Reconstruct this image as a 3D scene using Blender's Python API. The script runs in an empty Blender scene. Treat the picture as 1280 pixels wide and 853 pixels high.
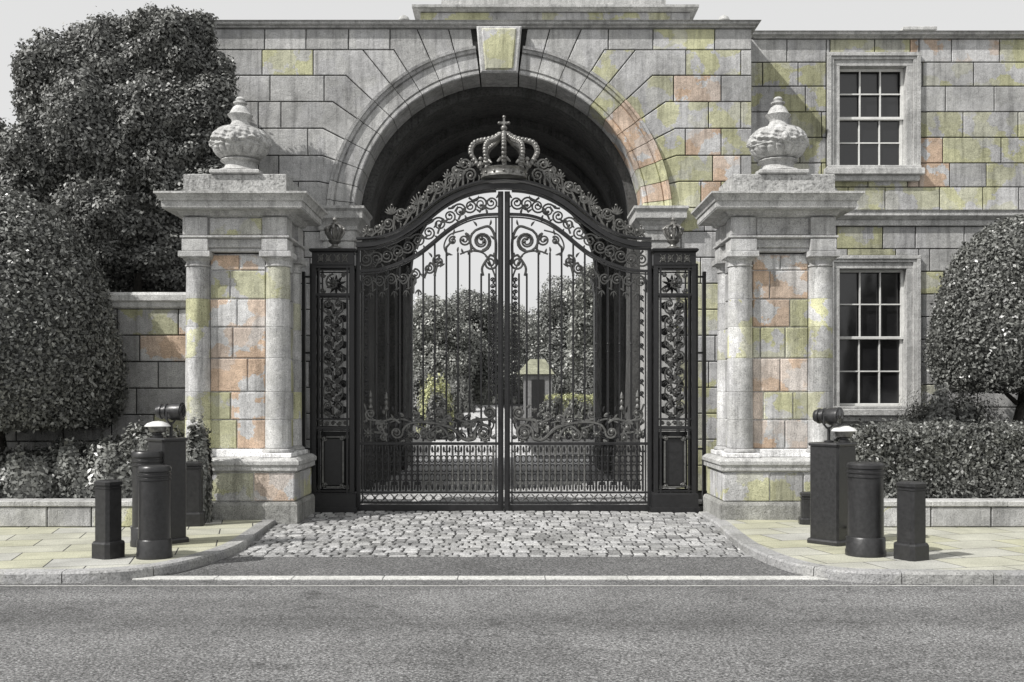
import bpy, bmesh, math, random
import numpy as np
from mathutils import Vector, Matrix
R = math.radians
S = bpy.context.scene
COL = S.collection
rnd = random.Random(7)

# ------------------------------------------------------------------ picture measurements -> metres
F, XV, YH, CZ = 1300.0, 640.0, 500.0, 1.85
def WX(px, Y): return (px - XV) * Y / F
def WZ(py, Y): return CZ + (YH - py) * Y / F
def GY(py, z=0.0): return F * (CZ - z) / (py - YH)

# ------------------------------------------------------------------ materials
def nodes_of(name):
    m = bpy.data.materials.new(name); m.use_nodes = True
    nt = m.node_tree; b = nt.nodes['Principled BSDF']
    return m, nt, b
def N(nt, t, **k):
    n = nt.nodes.new(t)
    for a, v in k.items():
        if a in n.inputs: n.inputs[a].default_value = v
        else: setattr(n, a, v)
    return n
def L(nt, a, ao, b, bi): nt.links.new(a.outputs[ao], b.inputs[bi])
def ramp(nt, stops):
    r = nt.nodes.new('ShaderNodeValToRGB'); e = r.color_ramp.elements
    while len(e) < len(stops): e.new(0.5)
    for i, (p, c) in enumerate(stops):
        e[i].position = p; e[i].color = (c, c, c, 1) if not isinstance(c, tuple) else (*c, 1)
    return r
def mul(nt, a, ao, b, bo, fac=1.0, mode='MULTIPLY'):
    m = nt.nodes.new('ShaderNodeMix'); m.data_type = 'RGBA'; m.blend_type = mode
    m.inputs['Factor'].default_value = fac
    nt.links.new(a.outputs[ao], m.inputs['A']); nt.links.new(b.outputs[bo], m.inputs['B'])
    return m

def stone_mat(name, tint=True, base=(.36, .36, .35), bump=.35, grain=60, blot=1.3, lo=.62, hi=1.15, streak=True):
    m, nt, b = nodes_of(name)
    tc = N(nt, 'ShaderNodeTexCoord')
    geo = N(nt, 'ShaderNodeNewGeometry')
    if tint:
        at_ = N(nt, 'ShaderNodeAttribute', attribute_name='tint')
        hv = N(nt, 'ShaderNodeHueSaturation', Saturation=0.0); L(nt, at_, 0, hv, 'Color')
        wn = N(nt, 'ShaderNodeTexNoise', Scale=3.0, Detail=5.0, Roughness=.7); L(nt, geo, 'Position', wn, 'Vector')
        wv = N(nt, 'ShaderNodeVectorMath', operation='MULTIPLY_ADD'); wv.inputs[1].default_value = (.5, .5, .5)
        L(nt, wn, 'Color', wv, 0); L(nt, geo, 'Position', wv, 2)
        vo = N(nt, 'ShaderNodeTexVoronoi', Scale=2.6); vo.distance = 'CHEBYCHEV'; L(nt, wv, 0, vo, 'Vector')
        sp = N(nt, 'ShaderNodeSeparateColor'); L(nt, vo, 'Color', sp, 0)
        rp = ramp(nt, [(.3, .0), (.42, .45), (.62, .8), (.8, 1.0)]); L(nt, sp, 0, rp, 0)
        c0 = N(nt, 'ShaderNodeMix'); c0.data_type = 'RGBA'; L(nt, rp, 0, c0, 'Factor'); L(nt, hv, 0, c0, 'A'); L(nt, at_, 0, c0, 'B')
    else:
        c0 = N(nt, 'ShaderNodeRGB'); c0.outputs[0].default_value = (*base, 1)
    n1 = N(nt, 'ShaderNodeTexNoise', Scale=grain, Detail=6.0, Roughness=.75)
    n2 = N(nt, 'ShaderNodeTexNoise', Scale=blot, Detail=8.0, Roughness=.65)
    n4 = N(nt, 'ShaderNodeTexNoise', Scale=9.0, Detail=5.0, Roughness=.7)
    for n in (n1, n2, n4): L(nt, geo, 'Position', n, 'Vector')
    r1 = ramp(nt, [(.34, .3), (.45, .9), (.52, 1.02), (.68, 1.35)])
    r2 = ramp(nt, [(.3, lo), (.68, hi)])
    r4 = ramp(nt, [(.3, .8), (.7, 1.1)])
    L(nt, n1, 'Fac', r1, 0); L(nt, n2, 'Fac', r2, 0); L(nt, n4, 'Fac', r4, 0)
    x = mul(nt, c0, 'Result' if tint else 0, r1, 0); x = mul(nt, x, 'Result', r2, 0); x = mul(nt, x, 'Result', r4, 0)
    if streak:     # rain streaks running down the stone
        mp = N(nt, 'ShaderNodeMapping'); mp.inputs['Scale'].default_value = (5, 5, .35)
        L(nt, geo, 'Position', mp, 'Vector')
        n3 = N(nt, 'ShaderNodeTexNoise', Scale=1.6, Detail=6.0, Roughness=.7); L(nt, mp, 0, n3, 'Vector')
        r3 = ramp(nt, [(.34, .55), (.52, 1.0)]); L(nt, n3, 'Fac', r3, 0)
        x = mul(nt, x, 'Result', r3, 0, .8)
    L(nt, x, 'Result', b, 'Base Color')
    b.inputs['Roughness'].default_value = .9
    b.inputs['Specular IOR Level'].default_value = .25
    bp = N(nt, 'ShaderNodeBump', Strength=bump, Distance=.02); L(nt, n1, 'Fac', bp, 'Height')
    bp2 = N(nt, 'ShaderNodeBump', Strength=bump, Distance=.05); L(nt, n4, 'Fac', bp2, 'Height')
    L(nt, bp, 'Normal', bp2, 'Normal'); L(nt, bp2, 'Normal', b, 'Normal')
    return m

def paint_mat(name, col, rough=.35, metal=0.0, var=.35, bump=.15, scale=14):
    m, nt, b = nodes_of(name)
    geo = N(nt, 'ShaderNodeNewGeometry')
    n1 = N(nt, 'ShaderNodeTexNoise', Scale=scale, Detail=6.0, Roughness=.7); L(nt, geo, 'Position', n1, 'Vector')
    r1 = ramp(nt, [(.3, 1 - var), (.7, 1 + var)]); L(nt, n1, 'Fac', r1, 0)
    c = N(nt, 'ShaderNodeRGB'); c.outputs[0].default_value = (*col, 1)
    x = mul(nt, c, 0, r1, 0); L(nt, x, 'Result', b, 'Base Color')
    rr = N(nt, 'ShaderNodeMapRange'); rr.inputs['To Min'].default_value = rough - .1; rr.inputs['To Max'].default_value = rough + .2
    L(nt, n1, 'Fac', rr, 0); L(nt, rr, 0, b, 'Roughness')
    b.inputs['Metallic'].default_value = metal
    n2 = N(nt, 'ShaderNodeTexNoise', Scale=scale * 6, Detail=3.0); L(nt, geo, 'Position', n2, 'Vector')
    bp = N(nt, 'ShaderNodeBump', Strength=bump, Distance=.01); L(nt, n2, 'Fac', bp, 'Height'); L(nt, bp, 'Normal', b, 'Normal')
    return m

def leaf_mat(name, col, rough=.36):
    m, nt, b = nodes_of(name)
    a = N(nt, 'ShaderNodeAttribute', attribute_name='tint')
    c = N(nt, 'ShaderNodeRGB'); c.outputs[0].default_value = (*col, 1)
    x = mul(nt, c, 0, a, 0); L(nt, x, 'Result', b, 'Base Color')
    b.inputs['Roughness'].default_value = rough
    b.inputs['Specular IOR Level'].default_value = .6
    tr = N(nt, 'ShaderNodeBsdfTranslucent'); L(nt, x, 'Result', tr, 'Color')
    mx = N(nt, 'ShaderNodeMixShader', Fac=.18)
    out = nt.nodes['Material Output']
    L(nt, b, 0, mx, 1); L(nt, tr, 0, mx, 2); L(nt, mx, 0, out, 'Surface')
    return m

def asphalt_mat(name, c0, c1, scale=70, wear=False):
    m, nt, b = nodes_of(name)
    geo = N(nt, 'ShaderNodeNewGeometry')
    v = N(nt, 'ShaderNodeTexVoronoi', Scale=scale); L(nt, geo, 'Position', v, 'Vector')
    n = N(nt, 'ShaderNodeTexNoise', Scale=scale * .55, Detail=8.0, Roughness=.8); L(nt, geo, 'Position', n, 'Vector')
    n2 = N(nt, 'ShaderNodeTexNoise', Scale=.7, Detail=6.0, Roughness=.65); L(nt, geo, 'Position', n2, 'Vector')
    r = ramp(nt, [(.36, c0), (.5, (c0 + c1) * .42), (.64, c1)]); L(nt, n, 'Fac', r, 0)
    sep = N(nt, 'ShaderNodeSeparateColor'); L(nt, v, 'Color', sep, 0)
    r2 = ramp(nt, [(.1, .35), (.9, 1.5)]); L(nt, sep, 0, r2, 0)
    r3 = ramp(nt, [(.3, .72), (.7, 1.2)]); L(nt, n2, 'Fac', r3, 0)
    x = mul(nt, r, 0, r2, 0); x = mul(nt, x, 'Result', r3, 0)
    if wear:      # tyre tracks along the road, oil spots, hairline cracks
        mp = N(nt, 'ShaderNodeMapping'); mp.inputs['Scale'].default_value = (.05, .9, 1); L(nt, geo, 'Position', mp, 'Vector')
        nw = N(nt, 'ShaderNodeTexNoise', Scale=1.0, Detail=5.0, Roughness=.6); L(nt, mp, 0, nw, 'Vector')
        rw = ramp(nt, [(.35, .72), (.6, 1.12)]); L(nt, nw, 'Fac', rw, 0); x = mul(nt, x, 'Result', rw, 0)
        ns = N(nt, 'ShaderNodeTexNoise', Scale=2.3, Detail=3.0, Roughness=.5); L(nt, geo, 'Position', ns, 'Vector')
        rs = ramp(nt, [(.64, 1.0), (.71, .6)]); L(nt, ns, 'Fac', rs, 0); x = mul(nt, x, 'Result', rs, 0)
        nd = N(nt, 'ShaderNodeTexNoise', Scale=1.7, Detail=6.0, Roughness=.7); L(nt, geo, 'Position', nd, 'Vector')
        vm = N(nt, 'ShaderNodeVectorMath', operation='MULTIPLY_ADD'); vm.inputs[1].default_value = (.9, .9, .9); L(nt, nd, 'Color', vm, 0); L(nt, geo, 'Position', vm, 2)
        vc = N(nt, 'ShaderNodeTexVoronoi', Scale=.33); vc.feature = 'DISTANCE_TO_EDGE'; L(nt, vm, 0, vc, 'Vector')
        rc = ramp(nt, [(.0, .3), (.006, .5), (.012, 1.0)]); L(nt, vc, 'Distance', rc, 0); x = mul(nt, x, 'Result', rc, 0, .4)
    L(nt, x, 'Result', b, 'Base Color'); b.inputs['Roughness'].default_value = .85
    bp = N(nt, 'ShaderNodeBump', Strength=.6, Distance=.015); L(nt, n, 'Fac', bp, 'Height'); L(nt, bp, 'Normal', b, 'Normal')
    return m

def slab_mat(name):
    m, nt, b = nodes_of(name)
    geo = N(nt, 'ShaderNodeNewGeometry')
    mp = N(nt, 'ShaderNodeMapping'); mp.inputs['Rotation'].default_value = (0, 0, R(-14)); L(nt, geo, 'Position', mp, 'Vector')
    br = N(nt, 'ShaderNodeTexBrick', Scale=1.0)
    br.inputs['Color1'].default_value = (.47, .465, .34, 1); br.inputs['Color2'].default_value = (.47, .47, .45, 1)
    br.inputs['Mortar'].default_value = (.05, .05, .05, 1)
    br.inputs['Mortar Size'].default_value = .008; br.inputs['Brick Width'].default_value = .9; br.inputs['Row Height'].default_value = .62
    br.inputs['Bias'].default_value = -.1
    L(nt, mp, 0, br, 'Vector')
    n = N(nt, 'ShaderNodeTexNoise', Scale=55.0, Detail=7.0, Roughness=.8); L(nt, geo, 'Position', n, 'Vector')
    n2 = N(nt, 'ShaderNodeTexNoise', Scale=1.5, Detail=6.0, Roughness=.65); L(nt, geo, 'Position', n2, 'Vector')
    r = ramp(nt, [(.34, .5), (.66, 1.25)]); L(nt, n, 'Fac', r, 0)
    r2 = ramp(nt, [(.3, .72), (.7, 1.15)]); L(nt, n2, 'Fac', r2, 0)
    x = mul(nt, br, 0, r, 0); x = mul(nt, x, 'Result', r2, 0); L(nt, x, 'Result', b, 'Base Color')
    b.inputs['Roughness'].default_value = .9
    bp = N(nt, 'ShaderNodeBump', Strength=.4, Distance=.01); L(nt, n, 'Fac', bp, 'Height')
    bp2 = N(nt, 'ShaderNodeBump', Strength=.6, Distance=.01); bp2.invert = True; L(nt, br, 'Fac', bp2, 'Height')
    L(nt, bp, 'Normal', bp2, 'Normal'); L(nt, bp2, 'Normal', b, 'Normal')
    return m

M = {}
M['ashlar'] = stone_mat('ashlar')
M['mortar'] = stone_mat('mortar', False, (.035, .035, .033), bump=.2)
M['trim'] = stone_mat('dressed_stone', False, (.54, .54, .53), lo=.68)
M['plinthstone'] = stone_mat('weathered_base', False, (.42, .42, .4), lo=.5, bump=.6)
M['rough'] = stone_mat('vermiculated', False, (.5, .5, .49), bump=1.0, grain=22, lo=.7)
M['vault'] = stone_mat('shaded_vault', False, (.11, .11, .108), bump=.3, grain=20)  # dark of the unlit passage put into the stone colour
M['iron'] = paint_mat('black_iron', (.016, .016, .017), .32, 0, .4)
M['iron_mid'] = paint_mat('half_lit_iron', (.07, .07, .068), .3, .3, .5)  # half-lit copy of the black iron, highlights put into its colour
M['iron_lit'] = paint_mat('lit_iron', (.13, .13, .125), .34, .35, .5)  # lit copy of the black iron, highlights put into a paler colour
M['cresting'] = paint_mat('cresting_metal', (.12, .119, .113), .34, .5, .55)
M['crown'] = paint_mat('crown_metal', (.2, .197, .187), .33, .5, .6)
M['bollard'] = paint_mat('bollard_paint', (.026, .026, .027), .3, 0, .35, .12, 22)
M['lampwhite'] = paint_mat('white_enamel', (.7, .7, .69), .35, 0, .15)
M['white'] = paint_mat('white_paint', (.68, .68, .66), .5, 0, .15, scale=8)
M['glass'] = paint_mat('dark_pane', (.012, .012, .013), .13, 0, .2, .02, 3)
_g = M['glass'].node_tree; _b = _g.nodes['Principled BSDF']; _n = N(_g, 'ShaderNodeTexNoise', Scale=1.6, Detail=2.0); _q = N(_g, 'ShaderNodeBump', Strength=.35, Distance=.12); L(_g, _n, 'Fac', _q, 'Height'); L(_g, _q, 'Normal', _b, 'Normal'); _b.inputs['Specular IOR Level'].default_value = .9
M['asphalt'] = asphalt_mat('asphalt', .012, .36, 75, True)
M['apron'] = asphalt_mat('apron_asphalt', .012, .28, 75)
M['gravel'] = asphalt_mat('pale_gravel', .3, .72, 40)
M['slab'] = slab_mat('paving_slabs')
M['sett'] = stone_mat('granite_setts', True, bump=.8, grain=34, lo=.8, streak=False)
M['kerb'] = stone_mat('granite_kerb', True, bump=.6, grain=40, lo=.75, streak=False)
M['strip'] = stone_mat('granite_strip', False, (.55, .55, .53), bump=.4, grain=45, lo=.8, streak=False)
M['soil'] = asphalt_mat('soil', .01, .06, 30)
M['turf'] = asphalt_mat('turf', .04, .12, 50)
M['bark'] = paint_mat('bark', (.05, .047, .042), .9, 0, .5, .8, 18)
M['leaf_dark'] = leaf_mat('dark_leaf', (.125, .127, .12), .48)
M['leaf_mid'] = leaf_mat('mid_leaf', (.14, .143, .134))
M['leaf_pale'] = leaf_mat('pale_leaf', (.15, .154, .138))
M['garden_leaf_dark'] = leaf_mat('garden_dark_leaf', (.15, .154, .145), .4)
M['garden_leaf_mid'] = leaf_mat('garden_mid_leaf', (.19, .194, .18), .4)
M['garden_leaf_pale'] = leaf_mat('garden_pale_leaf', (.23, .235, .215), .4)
M['leaf_gold'] = leaf_mat('golden_leaf', (.36, .37, .2))
M['lodge'] = stone_mat('lodge_wall', False, (.3, .3, .3))
M['lodgeroof'] = stone_mat('lodge_roof', False, (.33, .335, .25))

GREY, KHAKI, SALMON = (.53, .53, .52), (.57, .567, .365), (.69, .52, .39)
def pick_tint(pk=.0, ps=.0):
    pk *= 1.25; ps *= 1.75
    u = rnd.random(); v = rnd.uniform(.8, 1.1)
    c = SALMON if u < ps else KHAKI if u < ps + pk else GREY
    return tuple(a * v for a in c)

# ------------------------------------------------------------------ mesh helpers
WORG = {}
class MB:
    def __init__(s): s.v, s.f, s.c, s.sm = [], [], [], []
    def add(s, vs, fs, tint=(1, 1, 1), smooth=False):
        o = len(s.v); s.v += [tuple(p) for p in vs]
        for f in fs: s.f.append([o + i for i in f]); s.c.append(tint); s.sm.append(smooth)
    def box(s, x0, x1, y0, y1, z0, z1, bev=.008, tint=(1, 1, 1)):
        bev = min(bev, (x1 - x0) * .3, (y1 - y0) * .3, (z1 - z0) * .3)
        if bev <= 0:
            vs = [(x, y, z) for x in (x0, x1) for y in (y0, y1) for z in (z0, z1)]
            s.add(vs, [(0, 1, 3, 2), (4, 6, 7, 5), (0, 4, 5, 1), (2, 3, 7, 6), (0, 2, 6, 4), (1, 5, 7, 3)], tint); return
        s.loft_rect([(0, z0, bev), (0, z0 + bev, 0), (0, z1 - bev, 0), (0, z1, bev)], x0, x1, y0, y1, tint)
    def loft_rect(s, prof, x0, x1, y0, y1, tint=(1, 1, 1), smooth=False):
        # prof: (out, z[, inset]) stacked rectangles, mitred corners
        vs, fs = [], []
        for p in prof:
            o = p[0] - (p[2] if len(p) > 2 else 0); z = p[1]
            vs += [(x0 - o, y0 - o, z), (x1 + o, y0 - o, z), (x1 + o, y1 + o, z), (x0 - o, y1 + o, z)]
        n = len(prof)
        for i in range(n - 1):
            for k in range(4):
                a, b = i * 4 + k, i * 4 + (k + 1) % 4
                fs.append((a, b, b + 4, a + 4))
        fs.append((3, 2, 1, 0)); q = (n - 1) * 4; fs.append((q, q + 1, q + 2, q + 3))
        s.add(vs, fs, tint, smooth)
    def rbox(s, cx, cy, z0, z1, w, d, ang, bev=.02, tint=(1, 1, 1)):
        m = MB(); m.box(-w / 2, w / 2, -d / 2, d / 2, z0, z1, bev); ca, sa = math.cos(ang), math.sin(ang)
        s.add([(cx + x * ca - y * sa, cy + x * sa + y * ca, z) for x, y, z in m.v], m.f, tint)
    def lathe(s, prof, cx, cy, seg=32, tint=(1, 1, 1), smooth=True, rot=0., mod=None, cap=True):
        vs, fs = [], []
        for r, z in prof:
            for k in range(seg):
                a = rot + 2 * math.pi * k / seg
                rr = r + (mod(a, z, r) if mod else 0)
                vs.append((cx + rr * math.cos(a), cy + rr * math.sin(a), z))
        n = len(prof)
        for i in range(n - 1):
            for k in range(seg):
                k2 = (k + 1) % seg
                fs.append((i * seg + k, i * seg + k2, (i + 1) * seg + k2, (i + 1) * seg + k))
        if cap:
            fs.append(tuple(range(seg - 1, -1, -1))); fs.append(tuple((n - 1) * seg + k for k in range(seg)))
        s.add(vs, fs, tint, smooth)
    def tube(s, pts, r, seg=6, tint=(1, 1, 1), smooth=True):
        pts = [Vector(p) for p in pts]; n = len(pts)
        rs = r if isinstance(r, (list, tuple)) else [r] * n
        vs, fs = [], []
        up = None
        for i, p in enumerate(pts):
            t = (pts[min(i + 1, n - 1)] - pts[max(i - 1, 0)])
            if t.length < 1e-9: t = Vector((0, 0, 1))
            t.normalize()
            if up is None:
                up = t.orthogonal().normalized()
                if abs(t.y) < .9: up = (Vector((0, 1, 0)) - t * t.y).normalized()
            else:
                u2 = up - t * up.dot(t)
                up = u2.normalized() if u2.length > 1e-6 else t.orthogonal().normalized()
            w = t.cross(up)
            for k in range(seg):
                a = 2 * math.pi * (k + .5) / seg
                vs.append(p + (up * math.cos(a) + w * math.sin(a)) * rs[i])
        for i in range(n - 1):
            for k in range(seg):
                k2 = (k + 1) % seg
                fs.append((i * seg + k, i * seg + k2, (i + 1) * seg + k2, (i + 1) * seg + k))
        fs.append(tuple(range(seg - 1, -1, -1))); fs.append(tuple((n - 1) * seg + k for k in range(seg)))
        s.add(vs, fs, tint, smooth)
    def ball(s, c, r, seg=12, ring=8, sc=(1, 1, 1), tint=(1, 1, 1)):
        prof = [(max(1e-4, math.sin(math.pi * i / ring)), -math.cos(math.pi * i / ring)) for i in range(ring + 1)]
        m = MB(); m.lathe(prof, 0, 0, seg)
        s.add([(c[0] + x * r * sc[0], c[1] + y * r * sc[1], c[2] + z * r * sc[2]) for x, y, z in m.v], m.f, tint, True)
    def stone(s, poly, place, tint, j=.010, depth=.05, ch=.012):
        # poly: CCW 2-D outline; place(u, v, d) -> point, d = depth behind the face
        def off(p, e):
            n = len(p); out = []
            for i in range(n):
                a, b, c = p[i - 1], p[i], p[(i + 1) % n]
                e1 = (b[0] - a[0], b[1] - a[1]); e2 = (c[0] - b[0], c[1] - b[1])
                l1 = math.hypot(*e1) or 1e-9; l2 = math.hypot(*e2) or 1e-9
                n1 = (-e1[1] / l1, e1[0] / l1); n2 = (-e2[1] / l2, e2[0] / l2)
                d = 1 + n1[0] * n2[0] + n1[1] * n2[1]
                d = max(d, .35)
                out.append((b[0] + (n1[0] + n2[0]) / d * e, b[1] + (n1[1] + n2[1]) / d * e))
            return out
        pr = rnd.uniform(-.003, .003)
        a = off(poly, j); b = off(poly, j + ch); n = len(poly)
        vs = [place(u, v, depth) for u, v in a] + [place(u, v, ch * .8 + pr) for u, v in a] + [place(u, v, pr) for u, v in b]
        fs = []
        for k in range(n):
            k2 = (k + 1) % n
            fs += [(k, k2, n + k2, n + k), (n + k, n + k2, 2 * n + k2, 2 * n + k)]
        fs.append(tuple(range(2 * n, 3 * n)))
        s.add(vs, fs, tint)
    def courses(s, u0, u1, levels, wid, place, pk=0., ps=0., holes=(), tintf=None, j=.010):
        for ci in range(len(levels) - 1):
            v0, v1 = levels[ci], levels[ci + 1]
            u = u0 - (wid * .5 if ci % 2 else 0) ; cuts = [u0]
            while True:
                u += wid * rnd.uniform(.75, 1.3)
                if u > u1 - wid * .3: break
                if u > u0 + wid * .25: cuts.append(u)
            cuts.append(u1)
            for a, b in zip(cuts, cuts[1:]):
                rects = [(a, b, v0, v1)]
                for (h0, h1, g0, g1) in holes:
                    new = []
                    for (p, q, r0, r1) in rects:
                        if q <= h0 or p >= h1 or r1 <= g0 or r0 >= g1: new.append((p, q, r0, r1)); continue
                        if p < h0: new.append((p, h0, r0, r1))
                        if q > h1: new.append((h1, q, r0, r1))
                        pp, qq = max(p, h0), min(q, h1)
                        if r0 < g0: new.append((pp, qq, r0, g0))
                        if r1 > g1: new.append((pp, qq, g1, r1))
                    rects = new
                t = tintf((a + b) / 2, (v0 + v1) / 2) if tintf else pick_tint(pk, ps)
                for (p, q, r0, r1) in rects:
                    if q - p < .06 or r1 - r0 < .05: continue
                    s.stone([(p, r0), (q, r0), (q, r1), (p, r1)], place, t, j)
    def ring_sweep(s, prof, cx, cz, a0, a1, n, tint=(1, 1, 1)):
        # prof: list of (r, y); swept about (cx, cz) in the xz plane
        vs, fs = [], []; m = len(prof)
        for i in range(n + 1):
            a = a0 + (a1 - a0) * i / n
            for r, y in prof: vs.append((cx + r * math.cos(a), y, cz + r * math.sin(a)))
        for i in range(n):
            for k in range(m):
                k2 = (k + 1) % m
                fs.append((i * m + k, (i + 1) * m + k, (i + 1) * m + k2, i * m + k2))
        fs.append(tuple(range(m))); fs.append(tuple(n * m + k for k in range(m - 1, -1, -1)))
        s.add(vs, fs, tint)

def link(name, mb, mat, parent=None, org=None, fix=True, tint=True):
    if org is None:
        if parent is not None: org = WORG[parent]
        else:
            a = np.array(mb.v); lo, hi = a.min(0), a.max(0)
            org = ((lo[0] + hi[0]) / 2, (lo[1] + hi[1]) / 2, lo[2])
    me = bpy.data.meshes.new(name)
    v = np.array(mb.v) - np.array(org)
    me.from_pydata(v.tolist(), [], mb.f)
    at = me.attributes.new('tint', 'FLOAT_COLOR', 'FACE')
    cols = np.ones((len(mb.f), 4), dtype=np.float32); cols[:, :3] = np.array(mb.c)
    at.data.foreach_set('color', cols.ravel())
    me.polygons.foreach_set('use_smooth', mb.sm)
    if fix:
        bm = bmesh.new(); bm.from_mesh(me); bmesh.ops.recalc_face_normals(bm, faces=bm.faces); bm.to_mesh(me); bm.free()
    me.materials.append(mat)
    if any(mb.sm):
        try: me.set_sharp_from_angle(angle=R(38))
        except Exception: pass
    o = bpy.data.objects.new(name, me); COL.objects.link(o)
    if parent is not None: o.parent = parent
    else: o.location = org
    WORG[o] = org
    return o
def tag(o, label=None, cat=None, group=None, kind=None):
    if label: o['label'] = label
    if cat: o['category'] = cat
    if group: o['group'] = group
    if kind: o['kind'] = kind
    return o
def thing(name, loc, label, cat, group=None):
    o = bpy.data.objects.new(name, None); o.empty_display_size = .2; COL.objects.link(o); o.location = loc
    WORG[o] = tuple(loc); return tag(o, label, cat, group)
def struct(name, mb, mat, org=(0, 0, 0)):
    return tag(link(name, mb, mat, None, org), kind='structure')

# ------------------------------------------------------------------ camera, light, sky
cam = bpy.data.cameras.new('camera'); co = bpy.data.objects.new('camera', cam); COL.objects.link(co)
cam.sensor_width = 36; cam.lens = 36 * F / 1280; cam.shift_y = (YH - 426.5) / 1280; cam.clip_end = 3000; cam.clip_start = .1
co.location = (0, 0, CZ); co.rotation_euler = (R(90), 0, 0); S.camera = co
SUN_EL, SUN_AZ = 46.0, 30.0          # height; how far in front of the facade plane, on the left
sd = Vector((-math.cos(R(SUN_AZ)) * math.cos(R(SUN_EL)), -math.sin(R(SUN_AZ)) * math.cos(R(SUN_EL)), math.sin(R(SUN_EL))))
sl = bpy.data.lights.new('sun', 'SUN'); sl.energy = 4.8; sl.angle = R(.6); sl.color = (1, .975, .94)
so = bpy.data.objects.new('sun', sl); COL.objects.link(so); so.rotation_euler = sd.to_track_quat('Z', 'Y').to_euler(); so.location = (-20, -10, 30)
w = bpy.data.worlds.new('World'); S.world = w; w.use_nodes = True
nt = w.node_tree; bg = nt.nodes['Background']
sky = N(nt, 'ShaderNodeTexSky'); sky.sky_type = 'NISHITA'; sky.sun_disc = False
sky.sun_elevation = R(SUN_EL); sky.sun_rotation = math.atan2(sd.x, sd.y)
sky.dust_density = 3.0; sky.air_density = 1.0
hs = N(nt, 'ShaderNodeHueSaturation', Saturation=.04); L(nt, sky, 0, hs, 'Color')
cl = N(nt, 'ShaderNodeRGB'); cl.outputs[0].default_value = (9.2, 9.2, 9.16, 1)     # thin even cloud veil
mxn = N(nt, 'ShaderNodeMix'); mxn.data_type = 'RGBA'; mxn.inputs['Factor'].default_value = .72
L(nt, hs, 0, mxn, 'A'); L(nt, cl, 0, mxn, 'B'); L(nt, mxn, 'Result', bg, 'Color'); bg.inputs['Strength'].default_value = .1
S.view_settings.view_transform = 'Standard'; S.view_settings.look = 'None'; S.view_settings.exposure = 0; S.view_settings.gamma = 1
S.render.engine = 'CYCLES'; S.render.resolution_x = 1024; S.render.resolution_y = 682

# ------------------------------------------------------------------ ground
CXB = -.1                                        # axis of the carriage arch
YG = 17.7                                        # gate plane
YB = 21.0                                        # front of the arched block
YF = 31.0                                        # garden end of the passage
m = MB(); n = 24
def terr(x, y):
    return -.16 if y < 33 else -.16 + min(2.2, (y - 33) * .055)
ys = [-30, 5, 20, 32.9, 36, 40, 46, 54, 64, 76, 90, 200, 900]; xs = [-900, -200, -60, -30, -12, -4, 4, 12, 30, 60, 200, 900]
m.add([(x, y, terr(x, y)) for y in ys for x in xs],
      [(j * len(xs) + i, j * len(xs) + i + 1, (j + 1) * len(xs) + i + 1, (j + 1) * len(xs) + i) for j in range(len(ys) - 1) for i in range(len(xs) - 1)])
struct('ground', m, M['turf'])
m = MB(); m.add([(-80, -12, -.12), (80, -12, -.12), (80, 11.42, -.12), (-80, 11.42, -.12)], [(0, 1, 2, 3)]); struct('road', m, M['asphalt'])
m = MB(); m.add([(-6, 11.42, -.116), (6, 11.42, -.116), (6, 12.95, -.102), (-6, 12.95, -.102)], [(0, 1, 2, 3)]); struct('apron', m, M['apron'])
m = MB()
x = -4.15
while x < 3.2:
    l = rnd.uniform(.8, 1.1); m.box(x, x + l - .008, 11.36, 11.56, -.2, -.105, .006); x += l
struct('edging_strip', m, M['strip'])
m = MB()
m.add([(-80, 10.98, -.116), (80, 10.98, -.116), (80, 11.015, -.116), (-80, 11.015, -.116)], [(0, 1, 2, 3)]); struct('gutter_line', m, M['strip'])

# setts of the carriage crossing
def cz_(y): return -.10 + (y - 12.9) * (.07 / 4.8)
m = MB(); sb = MB()
sb.add([(-3.9, 12.9, cz_(12.9) - .016), (3.5, 12.9, cz_(12.9) - .016), (3.5, 19.2, cz_(19.2) - .016), (-3.9, 19.2, cz_(19.2) - .016)], [(0, 1, 2, 3)])
y = 12.9; row = 0
while y < 18.6:
    d = rnd.uniform(.185, .215); x = -3.55 - rnd.random() * .15
    while x < 3.02:
        wd = rnd.uniform(.13, .24)
        x0, x1 = x + .011, x + wd - .011; y0, y1 = y + .026, y + d - .026
        hz = cz_(y + d / 2) + rnd.uniform(-.005, .005)
        jx = [rnd.uniform(-.006, .006) for _ in range(8)]
        t = rnd.uniform(.65, 1.45); tc = (.36 * t, .36 * t, .355 * t) 
        e = .016
        vs = [(x0 + jx[0], y0 + jx[1], hz - .08), (x1 + jx[2], y0 + jx[3], hz - .05), (x1 + jx[4], y1 + jx[5], hz - .05), (x0 + jx[6], y1 + jx[7], hz - .05)]
        vs += [(a, b, hz - .013) for a, b, _ in vs[:4]]
        cxx, cyy = (x0 + x1) / 2, (y0 + y1) / 2
        ti = rnd.uniform(-.004, .004)
        vs += [(a + (e if a < cxx else -e), b + (e if b < cyy else -e), hz + (ti if a < cxx else -ti)) for a, b, _ in vs[:4]]
        fs = [(0, 1, 5, 4), (1, 2, 6, 5), (2, 3, 7, 6), (3, 0, 4, 7), (4, 5, 9, 8), (5, 6, 10, 9), (6, 7, 11, 10), (7, 4, 8, 11), (8, 9, 10, 11)]
        m.add(vs, fs, tc); x += wd
    y += d; row += 1
struct('cobbles', m, M['sett']); struct('cobble_bedding', sb, M['soil'])

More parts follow.
